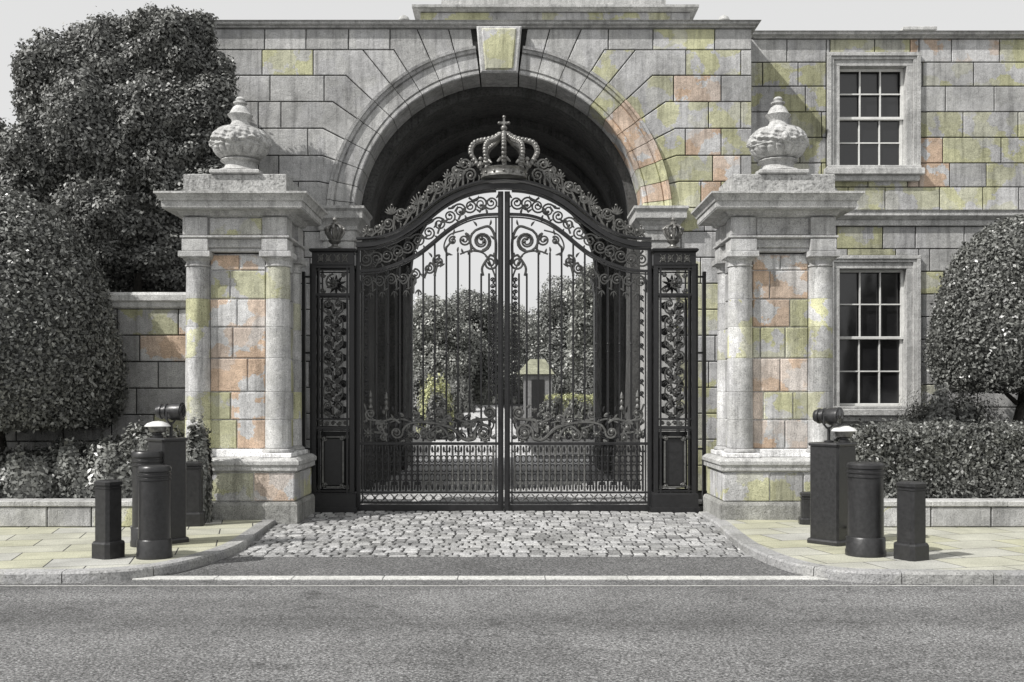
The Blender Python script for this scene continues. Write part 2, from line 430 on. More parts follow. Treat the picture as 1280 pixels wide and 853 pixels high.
# pavements and kerbs
LK = [(345, 650), (325, 664), (300, 680), (270, 691), (225, 703), (170, 711), (100, 715), (0, 716)]
RK = [(893, 652), (912, 668), (932, 682), (962, 695), (1000, 706), (1060, 714), (1150, 716), (1265, 717)]
def kerb_curve(K, sgn):
    p = [(WX(a, GY(b)), GY(b)) for a, b in K]
    p = [(p[0][0], 17.2)] + p + [(sgn * 30, p[-1][1])]
    out = []
    for i in range(len(p) - 1):
        p0, p1, p2, p3 = p[max(i - 1, 0)], p[i], p[i + 1], p[min(i + 2, len(p) - 1)]
        if i == len(p) - 3: p3 = (2 * p2[0] - p1[0], p2[1])
        ns = 1 if i in (0, len(p) - 2) else 8
        for k in range(ns):
            t = k / ns
            out.append(tuple(.5 * ((2 * p1[q]) + (-p0[q] + p2[q]) * t + (2 * p0[q] - 5 * p1[q] + 4 * p2[q] - p3[q]) * t * t + (-p0[q] + 3 * p1[q] - 3 * p2[q] + p3[q]) * t ** 3) if ns > 1 else p1[q] + (p2[q] - p1[q]) * t for q in (0, 1)))
    out.append(p[-1]); return out
for K, sgn in ((LK, -1), (RK, 1)):
    c = kerb_curve(K, sgn)
    # resample by length
    pts = [c[0]]; acc = 0; step = .12
    for a, b in zip(c, c[1:]):
        l = math.dist(a, b); t = step - acc
        while t < l: pts.append((a[0] + (b[0] - a[0]) * t / l, a[1] + (b[1] - a[1]) * t / l)); t += step
        acc = (acc + l) % step
    def nrm(i):
        a, b = pts[max(i - 1, 0)], pts[min(i + 1, len(pts) - 1)]
        d = (b[0] - a[0], b[1] - a[1]); l = math.hypot(*d) or 1
        nx, ny = -d[1] / l, d[0] / l                     # left of travel
        return (nx * -sgn, ny * -sgn) if sgn < 0 else (nx, ny)
    # inward = towards the pavement
    m = MB(); per = 8; inner = []
    def inw(i):
        a, b = pts[max(i - 1, 0)], pts[min(i + 1, len(pts) - 1)]
        d = (b[0] - a[0], b[1] - a[1]); l = math.hypot(*d) or 1
        return (d[1] / l * 1, -d[0] / l * 1) if sgn < 0 else (-d[1] / l, d[0] / l)
    for i in range(len(pts)):
        nx, ny = inw(i)
        if sgn < 0: nx, ny = (nx, ny)
        inner.append((pts[i][0] + nx * .2, pts[i][1] + ny * .2))
    # make sure "inner" is away from the crossing
    if (inner[5][0] - pts[5][0]) * sgn < 0:
        inner = [(2 * p[0] - q[0], 2 * p[1] - q[1]) for p, q in zip(pts, inner)]
    for i0 in range(0, len(pts) - 1, per):
        i1 = min(i0 + per, len(pts) - 1)
        if pts[i1][0] * sgn > 26: break
        vs, fs = [], []; t = rnd.uniform(.8, 1.2); tc = (.35 * t, .35 * t, .34 * t)  # whole kerb toned down to carry the shade along its face
        for i in range(i0, i1 + 1):
            sh = .006 if i == i0 else -.006 if i == i1 else 0
            q = pts[min(i + 1, len(pts) - 1)]; p_ = pts[i]; dl = math.dist(p_, q) or 1
            tx, ty = (q[0] - p_[0]) / dl * sh, (q[1] - p_[1]) / dl * sh
            (ax, ay), (bx, by) = p_, inner[i]; ax += tx; ay += ty; bx += tx; by += ty
            ux, uy = (bx - ax) * .09, (by - ay) * .09
            vs += [(ax, ay, -.2), (ax, ay, -.022), (ax + ux, ay + uy, 0.002), (bx, by, .004), (bx, by, -.2)]
        k = i1 - i0
        for i in range(k):
            for q in range(4): fs.append((i * 5 + q, i * 5 + 5 + q, i * 5 + 6 + q, i * 5 + 1 + q))
        fs += [(0, 1, 2, 3, 4), tuple(k * 5 + q for q in (4, 3, 2, 1, 0))]
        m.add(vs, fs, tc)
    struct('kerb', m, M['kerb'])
    pv = MB(); poly = [(a, b, 0.0) for a, b in inner] + [(sgn * 30, 17.4, 0.0), (inner[0][0], 17.4, 0.0)]
    pv.add(poly, [tuple(range(len(poly)))]); struct('pavement', pv, M['slab'])

# planting beds
for sgn, x0, x1, nm in ((-1, -30, -5.36, 'l'), (1, 5.26, 30, 'r')):
    m = MB(); m.add([(x0, 15.2, .33), (x1, 15.2, .33), (x1, 22.2, .33), (x0, 22.2, .33)], [(0, 1, 2, 3)]); struct('planting_bed', m, M['soil'])
    t = thing('planter_wall', (sgn * 12, 15.1, 0), 'low stone kerb wall holding the bed of ' + ('low bushes beside the round topiary at left' if sgn < 0 else 'the clipped box hedge under the sash window'), 'low wall', 'low planter walls along the pavement')
    mb = MB(); mb.box(x0, x1, 15.12, 15.42, -.1, .3, .01)
    if sgn < 0: mb.box(x1 - .3, x1 + .001, 15.422, 16.2, -.1, .3, .01)
    else: mb.box(x0 - .001, x0 + .3, 15.422, 16.2, -.1, .3, .01)
    link('wall_backing', mb, M['mortar'], t)
    mb = MB()
    xl, xr = (-16, x1 + .004) if sgn < 0 else (x0 - .004, 16)
    mb.courses(xl, xr, [0.0, .3], .75, lambda u, v, d: (u, 15.08 + d, v), .12, .0)
    link('facing_stones', mb, M['ashlar'], t)
    mb = MB(); xx = xl
    while xx < xr - .05:
        l = min(rnd.uniform(.8, 1.2), xr - xx); mb.box(xx + .003, xx + l - .003, 15.06, 15.46, .302, .385, .012); xx += l
    if sgn < 0: mb.box(x1 - .32, x1 + .02, 15.463, 16.0, .302, .385, .012)
    else: mb.box(x0 - .02, x0 + .32, 15.463, 16.0, .302, .385, .012)
    link('coping', mb, M['trim'], t)

# ------------------------------------------------------------------ arched gatehouse block
K = YB / F
CX, CZA = WX(624, YB), WZ(273, YB)
RO, RI = 215.5 * K, 181 * K
Z_SPR = WZ(260, YB)
XL, XR = WX(266, YB), WX(940, YB)
ZT = WZ(36, YB)
gh = thing('gatehouse', (CX, YB, 0), 'arched stone gatehouse block behind the iron gates with big round carriage arch', 'building')
lev = [WZ(p, YB) for p in (227, 194.5, 160.7, 127.4, 94.5, 62.5)]
ang = [R(a) for a in (11.5, 19.5, 27, 35, 43, 51)]
P = lambda u, v, d: (u, YB + d, v)
def arc(a0, a1, r, n=6): return [(CX + r * math.cos(a0 + (a1 - a0) * i / n), CZA + r * math.sin(a0 + (a1 - a0) * i / n)) for i in range(n + 1)]
rr = RO + .012
def spandrel_tint(x, z):
    if x > CX: return pick_tint(.62 if z < 8.9 else .35, .17 if z < 8.4 else 0)
    return pick_tint(.06, 0)
def radial_at(th, z): return CX + (z - CZA) / math.tan(th)
a_base = math.asin(max(-1, (Z_SPR - CZA) / rr))
mb = MB()
for sg in (1, -1):
    def flip(poly):
        return poly if sg > 0 else [(2 * CX - x, z) for x, z in reversed(poly)]
    xe = XR if sg > 0 else 2 * CX - XL
    zz = [Z_SPR] + lev; aa = [a_base] + ang
    for i in range(len(zz) - 1):
        z0, z1, t0, t1 = zz[i], zz[i + 1], aa[i], aa[i + 1]
        a0 = (CX + rr * math.cos(t0), CZA + rr * math.sin(t0))
        p0 = (radial_at(t0, z0), z0) if i else a0
        p1 = (radial_at(t1, z1), z1)
        A = arc(t0, t1, rr)
        # block hugging the arch
        wdt = rnd.uniform(.5, 1.05) if i % 2 else rnd.uniform(.15, .45)
        xm = max(p0[0], p1[0]) + wdt
        poly = [p0, (xm, z0), (xm, z1), p1] + A[::-1]
        if i and math.dist(p0, A[0]) < .01: poly = poly[1:]
        if i == 0: poly = [A[0], (xm, z0), (xm, z1), p1] + A[::-1][:-1]
        else: poly = [p0, (xm, z0), (xm, z1), p1] + A[::-1]
        pl = flip(poly); mb.stone(pl, P, spandrel_tint(CX + sg, (z0 + z1) / 2))
        u0, u1 = (xm, xe) if sg > 0 else (2 * CX - xe, 2 * CX - xm)
        if i % 2 and sg > 0: mb.stone([(xe - .22, z0), (xe, z0), (xe, z1), (xe - .22, z1)], P, pick_tint(.1, 0)); u1 = xe - .22
        elif sg > 0: mb.stone([(xe - .62, z0), (xe, z0), (xe, z1), (xe - .62, z1)], P, pick_tint(.4, 0)); u1 = xe - .62
        mb.courses(u0, u1, [z0, z1], 1.15, P, tintf=spandrel_tint)
    # wedges at the crown
    zb, zt = lev[-1], ZT
    th = [R(51), R(58)]
    pA = (radial_at(th[0], zb), zb); pB = (radial_at(th[1], zb), zb)
    mb.stone(flip([pA] + [pB][::-1] + arc(th[0], th[1], rr, 3)[::-1] if False else [pA, pB] + arc(th[0], th[1], rr, 3)[::-1]), P, pick_tint(.3, 0))
    pts = [pB, (pB[0] + .1, zb), (pB[0] + .1, zt)]
    th2 = [R(58), R(66.5), R(75), R(81.6)]
    for k in range(3):
        lo, hi = th2[k], th2[k + 1]
        top_hi = (radial_at(hi, zt), zt)
        if k == 0: poly = [pB, (pB[0] + .08, zb), (pB[0] + .08, zt), top_hi] + arc(lo, hi, rr, 3)[::-1]
        else: poly = [(radial_at(lo, zt), zt), top_hi] + arc(lo, hi, rr, 3)[::-1]
        mb.stone(flip(poly), P, pick_tint(.12, 0))
    u0, u1 = (pB[0] + .08, xe) if sg > 0 else (2 * CX - xe, 2 * CX - pB[0] - .08)
    mb.courses(u0, u1, [zb, zt], 1.0, P, tintf=spandrel_tint)
    # walls below the springing
    u0, u1 = (CX + RI + .02, XR) if sg > 0 else (XL, CX - RI - .02)
    lv = [0.0]; 
    while lv[-1] < Z_SPR - .3: lv.append(lv[-1] + .525)
    lv[-1] = Z_SPR
    mb.courses(u0, u1, lv, 1.05, P, .3 if sg > 0 else .05, .1 if sg > 0 else 0)
link('facing_stones', mb, M['ashlar'], gh)
mb = MB()
mb.courses(YB + .03, YF, [i * .525 for i in range(18)] + [ZT], 1.1, lambda u, v, d: (XR - d, u, v), .1, 0)
link('side_stones', mb, M['ashlar'], gh)
# arch ring with mouldings, one swept piece per voussoir
def arch_ring(mb, ro, ri, yf, dep, thetas, sg, gap=.0022):
    prof = [(ri, yf + dep), (ri, yf - .005), (ri + .02, yf - .02), (ri + .075, yf - .02), (ri + .085, yf + .012), (ri + .1, yf + .012),
            (ri + .115, yf - .03), (ro - .16, yf - .035), (ro - .15, yf - .008), (ro - .135, yf - .008), (ro - .12, yf - .06), (ro - .07, yf - .075), (ro - .055, yf - .11), (ro - .005, yf - .12), (ro, yf - .1), (ro, yf + dep)]
    for a, b in zip(thetas, thetas[1:]):
        if 1:
            a0, a1 = (a + gap, b - gap) if sg > 0 else (math.pi - b + gap, math.pi - a - gap)
            t = pick_tint(.5, .27) if (sg > 0 and a < R(48)) else pick_tint(.05, 0)
            if max(t) == t[2] or abs(t[0] - t[1]) < .01: t = tuple(q * 1.08 for q in t)
            mb.ring_sweep(prof, CX, CZA, a0, a1, max(2, int((b - a) / R(1.6))), t)
for sg in (1, -1):
    mb = MB(); arch_ring(mb, RO, RI, YB, .8, [a_base] + [R(a) for a in (6, 12.5, 19.5, 27, 35, 43, 51, 58, 66.5, 75, 82.2)], sg)
    link('arch_ring', mb, M['ashlar'], gh)
# keystone
mb = MB()
kz0, kz1 = WZ(94, YB), WZ(36, YB) - .002
for (h0, h1, f, y0) in ((.375, .455, 0, -.17), (.28, .35, .05, -.2)):
    a = [(CX - h0, kz0 + f), (CX + h0, kz0 + f), (CX + h1, kz1 - f), (CX - h1, kz1 - f)]
    b = [(CX - h0 + .03, kz0 + f + .03), (CX + h0 - .03, kz0 + f + .03), (CX + h1 - .03, kz1 - f - .03), (CX - h1 + .03, kz1 - f - .03)]
    vs = [(x, YB + .8, z) for x, z in a] + [(x, YB + y0 + .03, z) for x, z in a] + [(x, YB + y0, z) for x, z in b]
    mb.add(vs, [(0, 1, 5, 4), (1, 2, 6, 5), (2, 3, 7, 6), (3, 0, 4, 7), (4, 5, 9, 8), (5, 6, 10, 9), (6, 7, 11, 10), (7, 4, 8, 11), (8, 9, 10, 11), (3, 2, 1, 0)], tuple(q * 1.1 for q in (KHAKI if f else GREY)))
link('keystone', mb, M['ashlar'], gh)
# imposts
for sg in (-1, 1):
    mb = MB(); xa, xb = (CX - RO - .1, CX - RI + .02) if sg < 0 else (CX + RI - .02, CX + RO + .1)
    z1 = Z_SPR - .003; z0 = WZ(302, YB)
    mb.loft_rect([(.0, z0), (.02, z0 + .02), (.02, z0 + .2), (.05, z0 + .22), (.05, z0 + .3), (.1, z0 + .38), (.17, z0 + .44), (.17, z1 - .1), (.21, z1 - .05), (.21, z1)], xa, xb, YB - .06, YB + .78)
    mb.box(xa + .04, xb - .015, YB - .05, YB + .78, -.1, z0 - .003, .01)
    link('impost', mb, M['trim'], gh)
# backing walls, passage, roof
def arch_wall(mb, y, r, x0, x1, z1, zb=-.2):
    n = 32; vs = [(x0, y, zb), (CX - r, y, zb), (CX - r, y, CZA)]
    top = [(CX + r * math.cos(math.pi - math.pi * i / n), y, CZA + r * math.sin(math.pi * i / n)) for i in range(n + 1)]
    poly = [(x0, y, zb), (CX - r, y, zb)] + top + [(CX + r, y, zb), (x1, y, zb), (x1, y, z1), (x0, y, z1)]
    mb.add(poly, [tuple(range(len(poly)))])
mb = MB(); arch_wall(mb, YB + .022, RI + .05, XL + .02, XR - .022, ZT - .01)
mb.add([(XR - .022, YB + .022, -.2), (XR - .022, YF, -.2), (XR - .022, YF, ZT - .01), (XR - .022, YB + .022, ZT - .01)], [(0, 1, 2, 3)])
mb.add([(XL + .02, YB + .022, -.2), (XL + .02, YF, -.2), (XL + .02, YF, ZT - .01), (XL + .02, YB + .022, ZT - .01)], [(0, 1, 2, 3)])
mb.add([(XL, YB + .022, ZT - .01), (XR - .022, YB + .022, ZT - .01), (XR - .022, YF, ZT - .01), (XL, YF, ZT - .01)], [(0, 1, 2, 3)])
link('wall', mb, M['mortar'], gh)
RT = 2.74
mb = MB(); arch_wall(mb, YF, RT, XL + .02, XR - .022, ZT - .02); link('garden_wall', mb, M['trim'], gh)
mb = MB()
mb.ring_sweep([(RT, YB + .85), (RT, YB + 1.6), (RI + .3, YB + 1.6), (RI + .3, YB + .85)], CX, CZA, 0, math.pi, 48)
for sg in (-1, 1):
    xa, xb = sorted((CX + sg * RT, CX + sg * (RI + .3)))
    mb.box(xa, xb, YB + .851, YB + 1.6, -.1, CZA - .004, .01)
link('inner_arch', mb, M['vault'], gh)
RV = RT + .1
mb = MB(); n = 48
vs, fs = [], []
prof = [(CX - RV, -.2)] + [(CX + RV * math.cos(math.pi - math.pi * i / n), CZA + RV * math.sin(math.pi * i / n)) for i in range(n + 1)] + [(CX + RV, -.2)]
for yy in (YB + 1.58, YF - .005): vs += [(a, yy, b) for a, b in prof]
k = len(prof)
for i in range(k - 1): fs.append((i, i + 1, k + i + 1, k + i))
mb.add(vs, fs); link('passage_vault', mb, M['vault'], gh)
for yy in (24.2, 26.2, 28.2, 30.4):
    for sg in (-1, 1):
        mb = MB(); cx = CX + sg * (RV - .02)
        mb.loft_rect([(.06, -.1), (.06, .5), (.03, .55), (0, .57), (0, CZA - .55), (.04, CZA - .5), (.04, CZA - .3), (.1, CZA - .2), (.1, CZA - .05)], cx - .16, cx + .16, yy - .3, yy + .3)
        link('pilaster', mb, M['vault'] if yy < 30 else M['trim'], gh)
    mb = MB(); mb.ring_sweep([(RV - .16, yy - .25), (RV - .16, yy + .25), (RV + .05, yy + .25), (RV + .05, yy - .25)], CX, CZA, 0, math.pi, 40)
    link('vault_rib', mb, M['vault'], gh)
# cornice and attic
mb = MB(); mb.loft_rect([(.0, ZT + .002), (.05, ZT + .01), (.05, ZT + .03), (.12, ZT + .06), (.12, ZT + .1), (.16, ZT + .12), (.02, ZT + .14)], XL, XR, YB, YF); link('cornice', mb, M['trim'], gh)
ax0, ax1 = WX(520, YB + .1), WX(868, YB + .1); az = ZT + .142; az1 = WZ(13, YB)
mb = MB(); mb.box(ax0 + .1, ax1 - .1, YB + .13, YB + 2, az, az1)
mb.courses(ax0 + .08, ax1 - .08, [az, az1], 1.3, lambda u, v, d: (u, YB + .1 + d, v), .5, 0)
link('attic', mb, M['ashlar'], gh)
mb = MB(); mb.loft_rect([(.05, az1 + .002), (.1, az1 + .03), (.17, az1 + .05), (.17, az1 + .1), (.05, az1 + .12)], ax0 + .1, ax1 - .1, YB + .12, YB + 2)
mb.box(ax0 + .5, ax1 - .55, YB + .3, YB + 2, az1 + .121, az1 + 1.2, .02)
link('attic_ledge', mb, M['trim'], gh)
for px in (505, 905):
    mb = MB(); fx = WX(px, YB + .5)
    mb.lathe([(.12, az), (.12, az + .05), (.05, az + .08), (.1, az + .14), (.125, az + .2), (.09, az + .27), (.03, az + .31)], fx, YB + .5, 20); link('roof_finial', mb, M['trim'], gh)
# passage floor, drive
m = MB(); m.add([(-3.2, 18.5, -.03), (3.1, 18.5, -.03), (3.1, YF + 2, -.03), (-3.2, YF + 2, -.03)], [(0, 1, 2, 3)]); struct('passage_floor', m, M['gravel'])

# ------------------------------------------------------------------ right wing
YW = 21.9; KW = YW / F
ZWT = WZ(49, YW)
wing = thing('palace_wing', (9, YW, 0), 'lower stone wing to the right of the arch with two tall sash windows', 'building')
PW = lambda u, v, d: (u, YW + d, v)
wx0, wx1 = WX(936, YW), 16.0
zs0, zs1 = WZ(283, YW), WZ(263, YW)
wc = WX(1091, YW)
wins = [(wc - 58 * KW, wc + 58 * KW, WZ(508, YW), WZ(320, YW)), (wc - 58 * KW, wc + 58 * KW, WZ(208, YW), WZ(67, YW))]
lvl = [zs1]
for p in (234, 204, 172, 140, 108, 78, 49): lvl.append(WZ(p, YW))
lvl2 = [zs0 - i * 28.3 * KW for i in range(0, 11)][::-1]
def wing_tint(x, z): return tuple(q * .9 for q in pick_tint(.5 if z > 5.5 else .16, .07 if z > 6 and x > 8.5 else 0))
mb = MB(); mb.courses(wx0, wx1, lvl, .95, PW, holes=wins, tintf=wing_tint); mb.courses(wx0, wx1, lvl2, .9, PW, holes=wins, tintf=wing_tint)
link('facing_stones', mb, M['ashlar'], wing)
mb = MB()
# backing with window openings left free
xs_ = [wx0, wins[0][0], wins[0][1], wx1]; zs_ = [-.2, wins[0][2], wins[0][3], wins[1][2], wins[1][3], ZWT]
for i in range(3):
    for j in range(5):
        if i == 1 and j in (1, 3): continue
        mb.add([(xs_[i], YW + .022, zs_[j]), (xs_[i + 1], YW + .022, zs_[j]), (xs_[i + 1], YW + .022, zs_[j + 1]), (xs_[i], YW + .022, zs_[j + 1])], [(0, 1, 2, 3)])
mb.add([(wx0, YW + .022, ZWT - .01), (wx1, YW + .022, ZWT - .01), (wx1, YF, ZWT - .01), (wx0, YF, ZWT - .01)], [(0, 1, 2, 3)])
mb.add([(wx1, YW + .022, -.2), (wx1, YF, -.2), (wx1, YF, ZWT - .01), (wx1, YW + .022, ZWT - .01)], [(0, 1, 2, 3)])
mb.add([(wx0, YF, -.2), (wx1, YF, -.2), (wx1, YF, ZWT - .01), (wx0, YF, ZWT - .01)], [(0, 1, 2, 3)])
link('wall', mb, M['mortar'], wing)
mb = MB(); mb.box(wx0, wx1, YW - .06, YW + .1, zs0 + .002, zs0 + .12, .01)
mb.loft_rect([(.06, zs0 + .122), (.1, zs0 + .15), (.17, zs0 + .2), (.17, zs1 - .06), (.2, zs1 - .03), (.05, zs1 - .002)], wx0 + .2, wx1, YW, YW + .1); link('string_course', mb, M['trim'], wing)
mb = MB(); mb.loft_rect([(.0, ZWT + .002), (.05, ZWT + .01), (.05, ZWT + .03), (.13, ZWT + .06), (.13, ZWT + .1), (.17, ZWT + .12), (.02, ZWT + .15)], wx0 + .15, wx1, YW, YF); link('cornice', mb, M['trim'], wing)
mb = MB(); mb.box(WX(1128, 23), WX(1162, 23), 22.8, 23.4, ZWT, ZWT + .5, .01); mb.box(WX(1124, 23), WX(1166, 23), 22.76, 23.44, ZWT + .502, ZWT + .58, .01); link('chimney', mb, M['trim'], wing)
for (x0, x1, z0, z1) in wins:
    wd = MB(); fw = .27
    # moulded architrave: stepped frame
    for (o, wdt, y0) in ((0, fw, -.02), (.0, .075, -.09), (.08, .06, -.06)):
        a0, a1, b1 = x0 + o, x1 - o, z1 - o
        wd.box(a0, a0 + wdt, YW + y0, YW + .2, z0, b1 - wdt - .001, .006); wd.box(a1 - wdt, a1, YW + y0, YW + .2, z0, b1 - wdt - .001, .006)
        wd.box(a0, a1, YW + y0, YW + .2, b1 - wdt, b1, .006)
    win = link('window', wd, M['trim'], wing)
    sm = MB(); sm.box(x0 - .06, x1 + .06, YW - .16, YW + .25, z0 - .2, z0 - .06, .015); sm.box(x0 + .02, x1 - .02, YW - .09, YW + .25, z0 - .32, z0 - .202, .01); sm.box(x0, x1, YW - .12, YW + .25, z0 - .058, z0 - .002, .01); link('sill', sm, M['trim'], win)
    gx0, gx1, gz0, gz1 = x0 + fw, x1 - fw, z0, z1 - fw
    sa = MB(); yb_ = YW + .16; t = .06
    zm = (gz0 + gz1) / 2
    for (z_a, z_b, yy) in ((gz0, zm + .03, yb_ + .05), (zm - .03, gz1, yb_)):
        sa.box(gx0, gx0 + t, yy, yy + .045, z_a, z_b, .006); sa.box(gx1 - t, gx1, yy, yy + .045, z_a, z_b, .006)
        sa.box(gx0 + t, gx1 - t, yy + .002, yy + .043, z_a, z_a + t, .006); sa.box(gx0 + t, gx1 - t, yy + .002, yy + .043, z_b - t, z_b, .006)
        for i in (1, 2):
            bx = gx0 + t + (gx1 - gx0 - 2 * t) * i / 3; sa.box(bx - .014, bx + .014, yy + .006, yy + .04, z_a + t, z_b - t, .004)
        bz = (z_a + z_b) / 2; sa.box(gx0 + t, gx1 - t, yy + .009, yy + .037, bz - .014, bz + .014, .004)
    link('sash', sa, M['white'], win)
    gl = MB(); gl.box(gx0, gx1, yb_ + .1, yb_ + .11, gz0, gz1, 0); link('pane', gl, M['glass'], win)

# ------------------------------------------------------------------ garden wall on the left
YGW = 17.45
gw = thing('garden_wall', (-9, YGW, 0), 'coped stone garden wall running left from the pillar behind the topiary', 'wall')
zt = WZ(386, YGW)
mb = MB(); mb.box(-30, -5.0, YGW + .03, YGW + .4, -.2, zt - .002, .01); link('wall_core', mb, M['mortar'], gw)
mb = MB(); lv = [zt - i * .445 for i in range(9)][::-1]
mb.courses(-14, -5.0, lv, .85, lambda u, v, d: (u, YGW + d, v), tintf=lambda x, z: tuple(q * .8 for q in pick_tint(.22 if x > -6.2 else .04, .35 if x > -6.5 and z > 2.4 else 0))); link('facing_stones', mb, M['ashlar'], gw)
mb = MB(); mb.loft_rect([(.02, zt + .001), (.05, zt + .03), (.05, zt + .1), (.1, zt + .13), (.1, zt + .22), (.06, zt + .27)], -30, -5.0, YGW, YGW + .4); link('coping', mb, M['trim'], gw)

# ------------------------------------------------------------------ gate pillars and urns
def pillar(cx, side, label, pk, ps):
    ins = 1 if side < 0 else -1                      # direction of the gate
    Y0, Y1 = 16.05, 17.5
    t = thing('gate_pillar', (cx, (Y0 + Y1) / 2, 0), label, 'gate pillar', 'stone gate pillars')
    z = lambda p, Y=16.1: WZ(p, Y)
    hx = 1.0
    mb = MB()
    b0 = z(628, 16.03)
    mb.loft_rect([(.05, -.15), (.05, b0 - .05), (.03, b0 - .01), (0, b0)], cx - hx + .05, cx + hx - .05, Y0 + .02, Y1 - .02); link('base_course', mb, M['plinthstone'], t)
    mb = MB(); c0, c1 = z(591, 16.03), z(573, 16.03)
    mb.box(cx - hx + .08, cx + hx - .08, Y0 + .06, Y1 - .06, b0 + .001, c0, 0)
    for pl, u0, u1 in ((lambda u, v, d: (u, Y0 + .03 + d, v), cx - hx + .05, cx + hx - .05),
                       (lambda u, v, d: (cx + ins * (hx - .05 - d), u, v), Y0 + .05, Y1 - .05), (lambda u, v, d: (cx - ins * (hx - .05 - d), u, v), Y0 + .05, Y1 - .05)):
        mb.courses(u0, u1, [b0 + .002, c0 - .002], .62, pl, .55, .12)
    link('plinth', mb, M['ashlar'], t)
    mb = MB(); mb.loft_rect([(.0, c0 + .001), (.045, c0 + .03), (.045, c0 + .09), (.07, c0 + .12), (.07, c1 - .05), (.02, c1 - .01), (.0, c1)], cx - hx + .05, cx + hx - .05, Y0 + .04, Y1 - .04); link('plinth_cap', mb, M['trim'], t)
    # shaft core with ashlar panels
    s0, s1 = c1 + .001, z(316, 16.2)
    mb = MB(); mb.box(cx - .7, cx + .7, Y0 + .34, Y1 - .25, s0, s1, 0)
    lv = [s0 + .13] + [z(p, 16.35) for p in (525, 490, 448, 409, 374, 338)] + [s1 - .01]
    def ft(x, zz): return pick_tint(pk, ps)
    mb.courses(cx - .44, cx + .44, lv, .46, lambda u, v, d: (u, Y0 + .3 + d, v), tintf=ft)
    for sg in (-1, 1): mb.courses(Y0 + .6, Y1 - .5, lv, .5, lambda u, v, d: (cx + sg * (.74 - d), u, v), pk=.2, ps=.05)
    mb.box(cx - .46, cx + .46, Y0 + .27, Y0 + .335, s0, s0 + .125, .01)
    link('shaft', mb, M['ashlar'], t)
    zb = s0; jn = [z(p, 16.3) for p in (525, 490, 448, 409, 374, 338)]
    for (dx, yc) in ((-.63, Y0 + .33), (.63, Y0 + .33), (-.63, Y1 - .3), (.63, Y1 - .3)):
        mb = MB(); x_ = cx + dx; zc = z(333, 16.2)
        mb.box(x_ - .255, x_ + .255, yc - .255, yc + .255, zb, zb + .07, .01)
        mb.lathe([(.24, zb + .071), (.25, zb + .09), (.245, zb + .115), (.215, zb + .13), (.215, zb + .14)], x_, yc, 40, pick_tint(0, 0))
        # drums, slightly tapering
        jz = [zb + .141] + [q for q in jn if q < zc - .1] + [zc]
        for a, b in zip(jz, jz[1:]):
            ra = .205 - .022 * (a - zb) / (zc - zb); rb = .205 - .022 * (b - zb) / (zc - zb)
            tn = pick_tint(pk * (1.0 if dx * side > 0 else .5), 0 if side < 0 or dx * ins > 0 else .02)
            mb.lathe([(ra - .007, a), (ra, a + .007), (rb, b - .007), (rb - .007, b)], x_, yc, 40, tuple(q * 1.12 for q in tn))
        mb.lathe([(.185, zc + .001), (.2, zc + .01), (.2, zc + .03), (.183, zc + .04), (.19, zc + .09), (.235, zc + .13), (.235, zc + .14)], x_, yc, 40, tuple(q * 1.05 for q in GREY))
        mb.box(x_ - .245, x_ + .245, yc - .245, yc + .245, zc + .141, s1 + .02, .008, GREY)
        link('column', mb, M['ashlar'], t)
    # entablature
    e0, e1, e2 = s1 + .021, z(298, 16.15), z(271, 16.15)
    mb = MB()
    mb.box(cx - .79, cx + .79, Y0 + .2, Y1 - .16, e0, e0 + .06, .01, GREY)
    mb.box(cx - .77, cx + .77, Y0 + .17, Y1 - .14, e0 + .061, e1, .01, GREY)
    mb.loft_rect([(.0, e1 + .001), (.05, e1 + .015), (.05, e1 + .045), (.0, e1 + .05)], cx - .8, cx + .8, Y0 + .14, Y1 - .11, GREY)
    mb.box(cx - .76, cx + .76, Y0 + .19, Y1 - .15, e1 + .051, e2, .004, tuple(q * .8 for q in GREY))
    mb.courses(cx - .42, cx + .42, [e1 + .052, e2 - .002], 2, lambda u, v, d: (u, Y0 + .17 + d, v), pk=.4)
    for dx in (-.62, .62):
        for (ya, yb2) in ((Y0 + .1, Y0 + .5), (Y1 - .5, Y1 - .07)):
            mb.box(cx + dx - .2, cx + dx + .2, ya, yb2, e0 + .002, e1 - .003, .01, tuple(q * 1.06 for q in GREY))
            mb.box(cx + dx - .19, cx + dx + .19, ya + .015, yb2 - .015, e1 + .053, e2 - .003, .01, GREY)
    link('entablature', mb, M['ashlar'], t)
    mb = MB()
    q0 = e2
    mb.loft_rect([(.0, q0 + .001), (.06, q0 + .03), (.06, q0 + .05), (.1, q0 + .09), (.27, q0 + .1), (.27, q0 + .115), (.28, q0 + .12), (.28, q0 + .21), (.3, q0 + .215), (.31, q0 + .245), (.345, q0 + .3), (.37, q0 + .315), (.37, q0 + .345), (.15, q0 + .39)], cx - .8, cx + .8, Y0 + .2, Y1 - .15)
    cor = link('cornice', mb, M['trim'], t)
    ztop = q0 + .39
    mb = MB(); p1 = z(218, 16.2)
    mb.box(cx - .8, cx + .8, Y0 + .12, Y0 + 1.15, q0 + .37, p1, .015); link('pedestal', mb, M['rough'], t)
    return p1
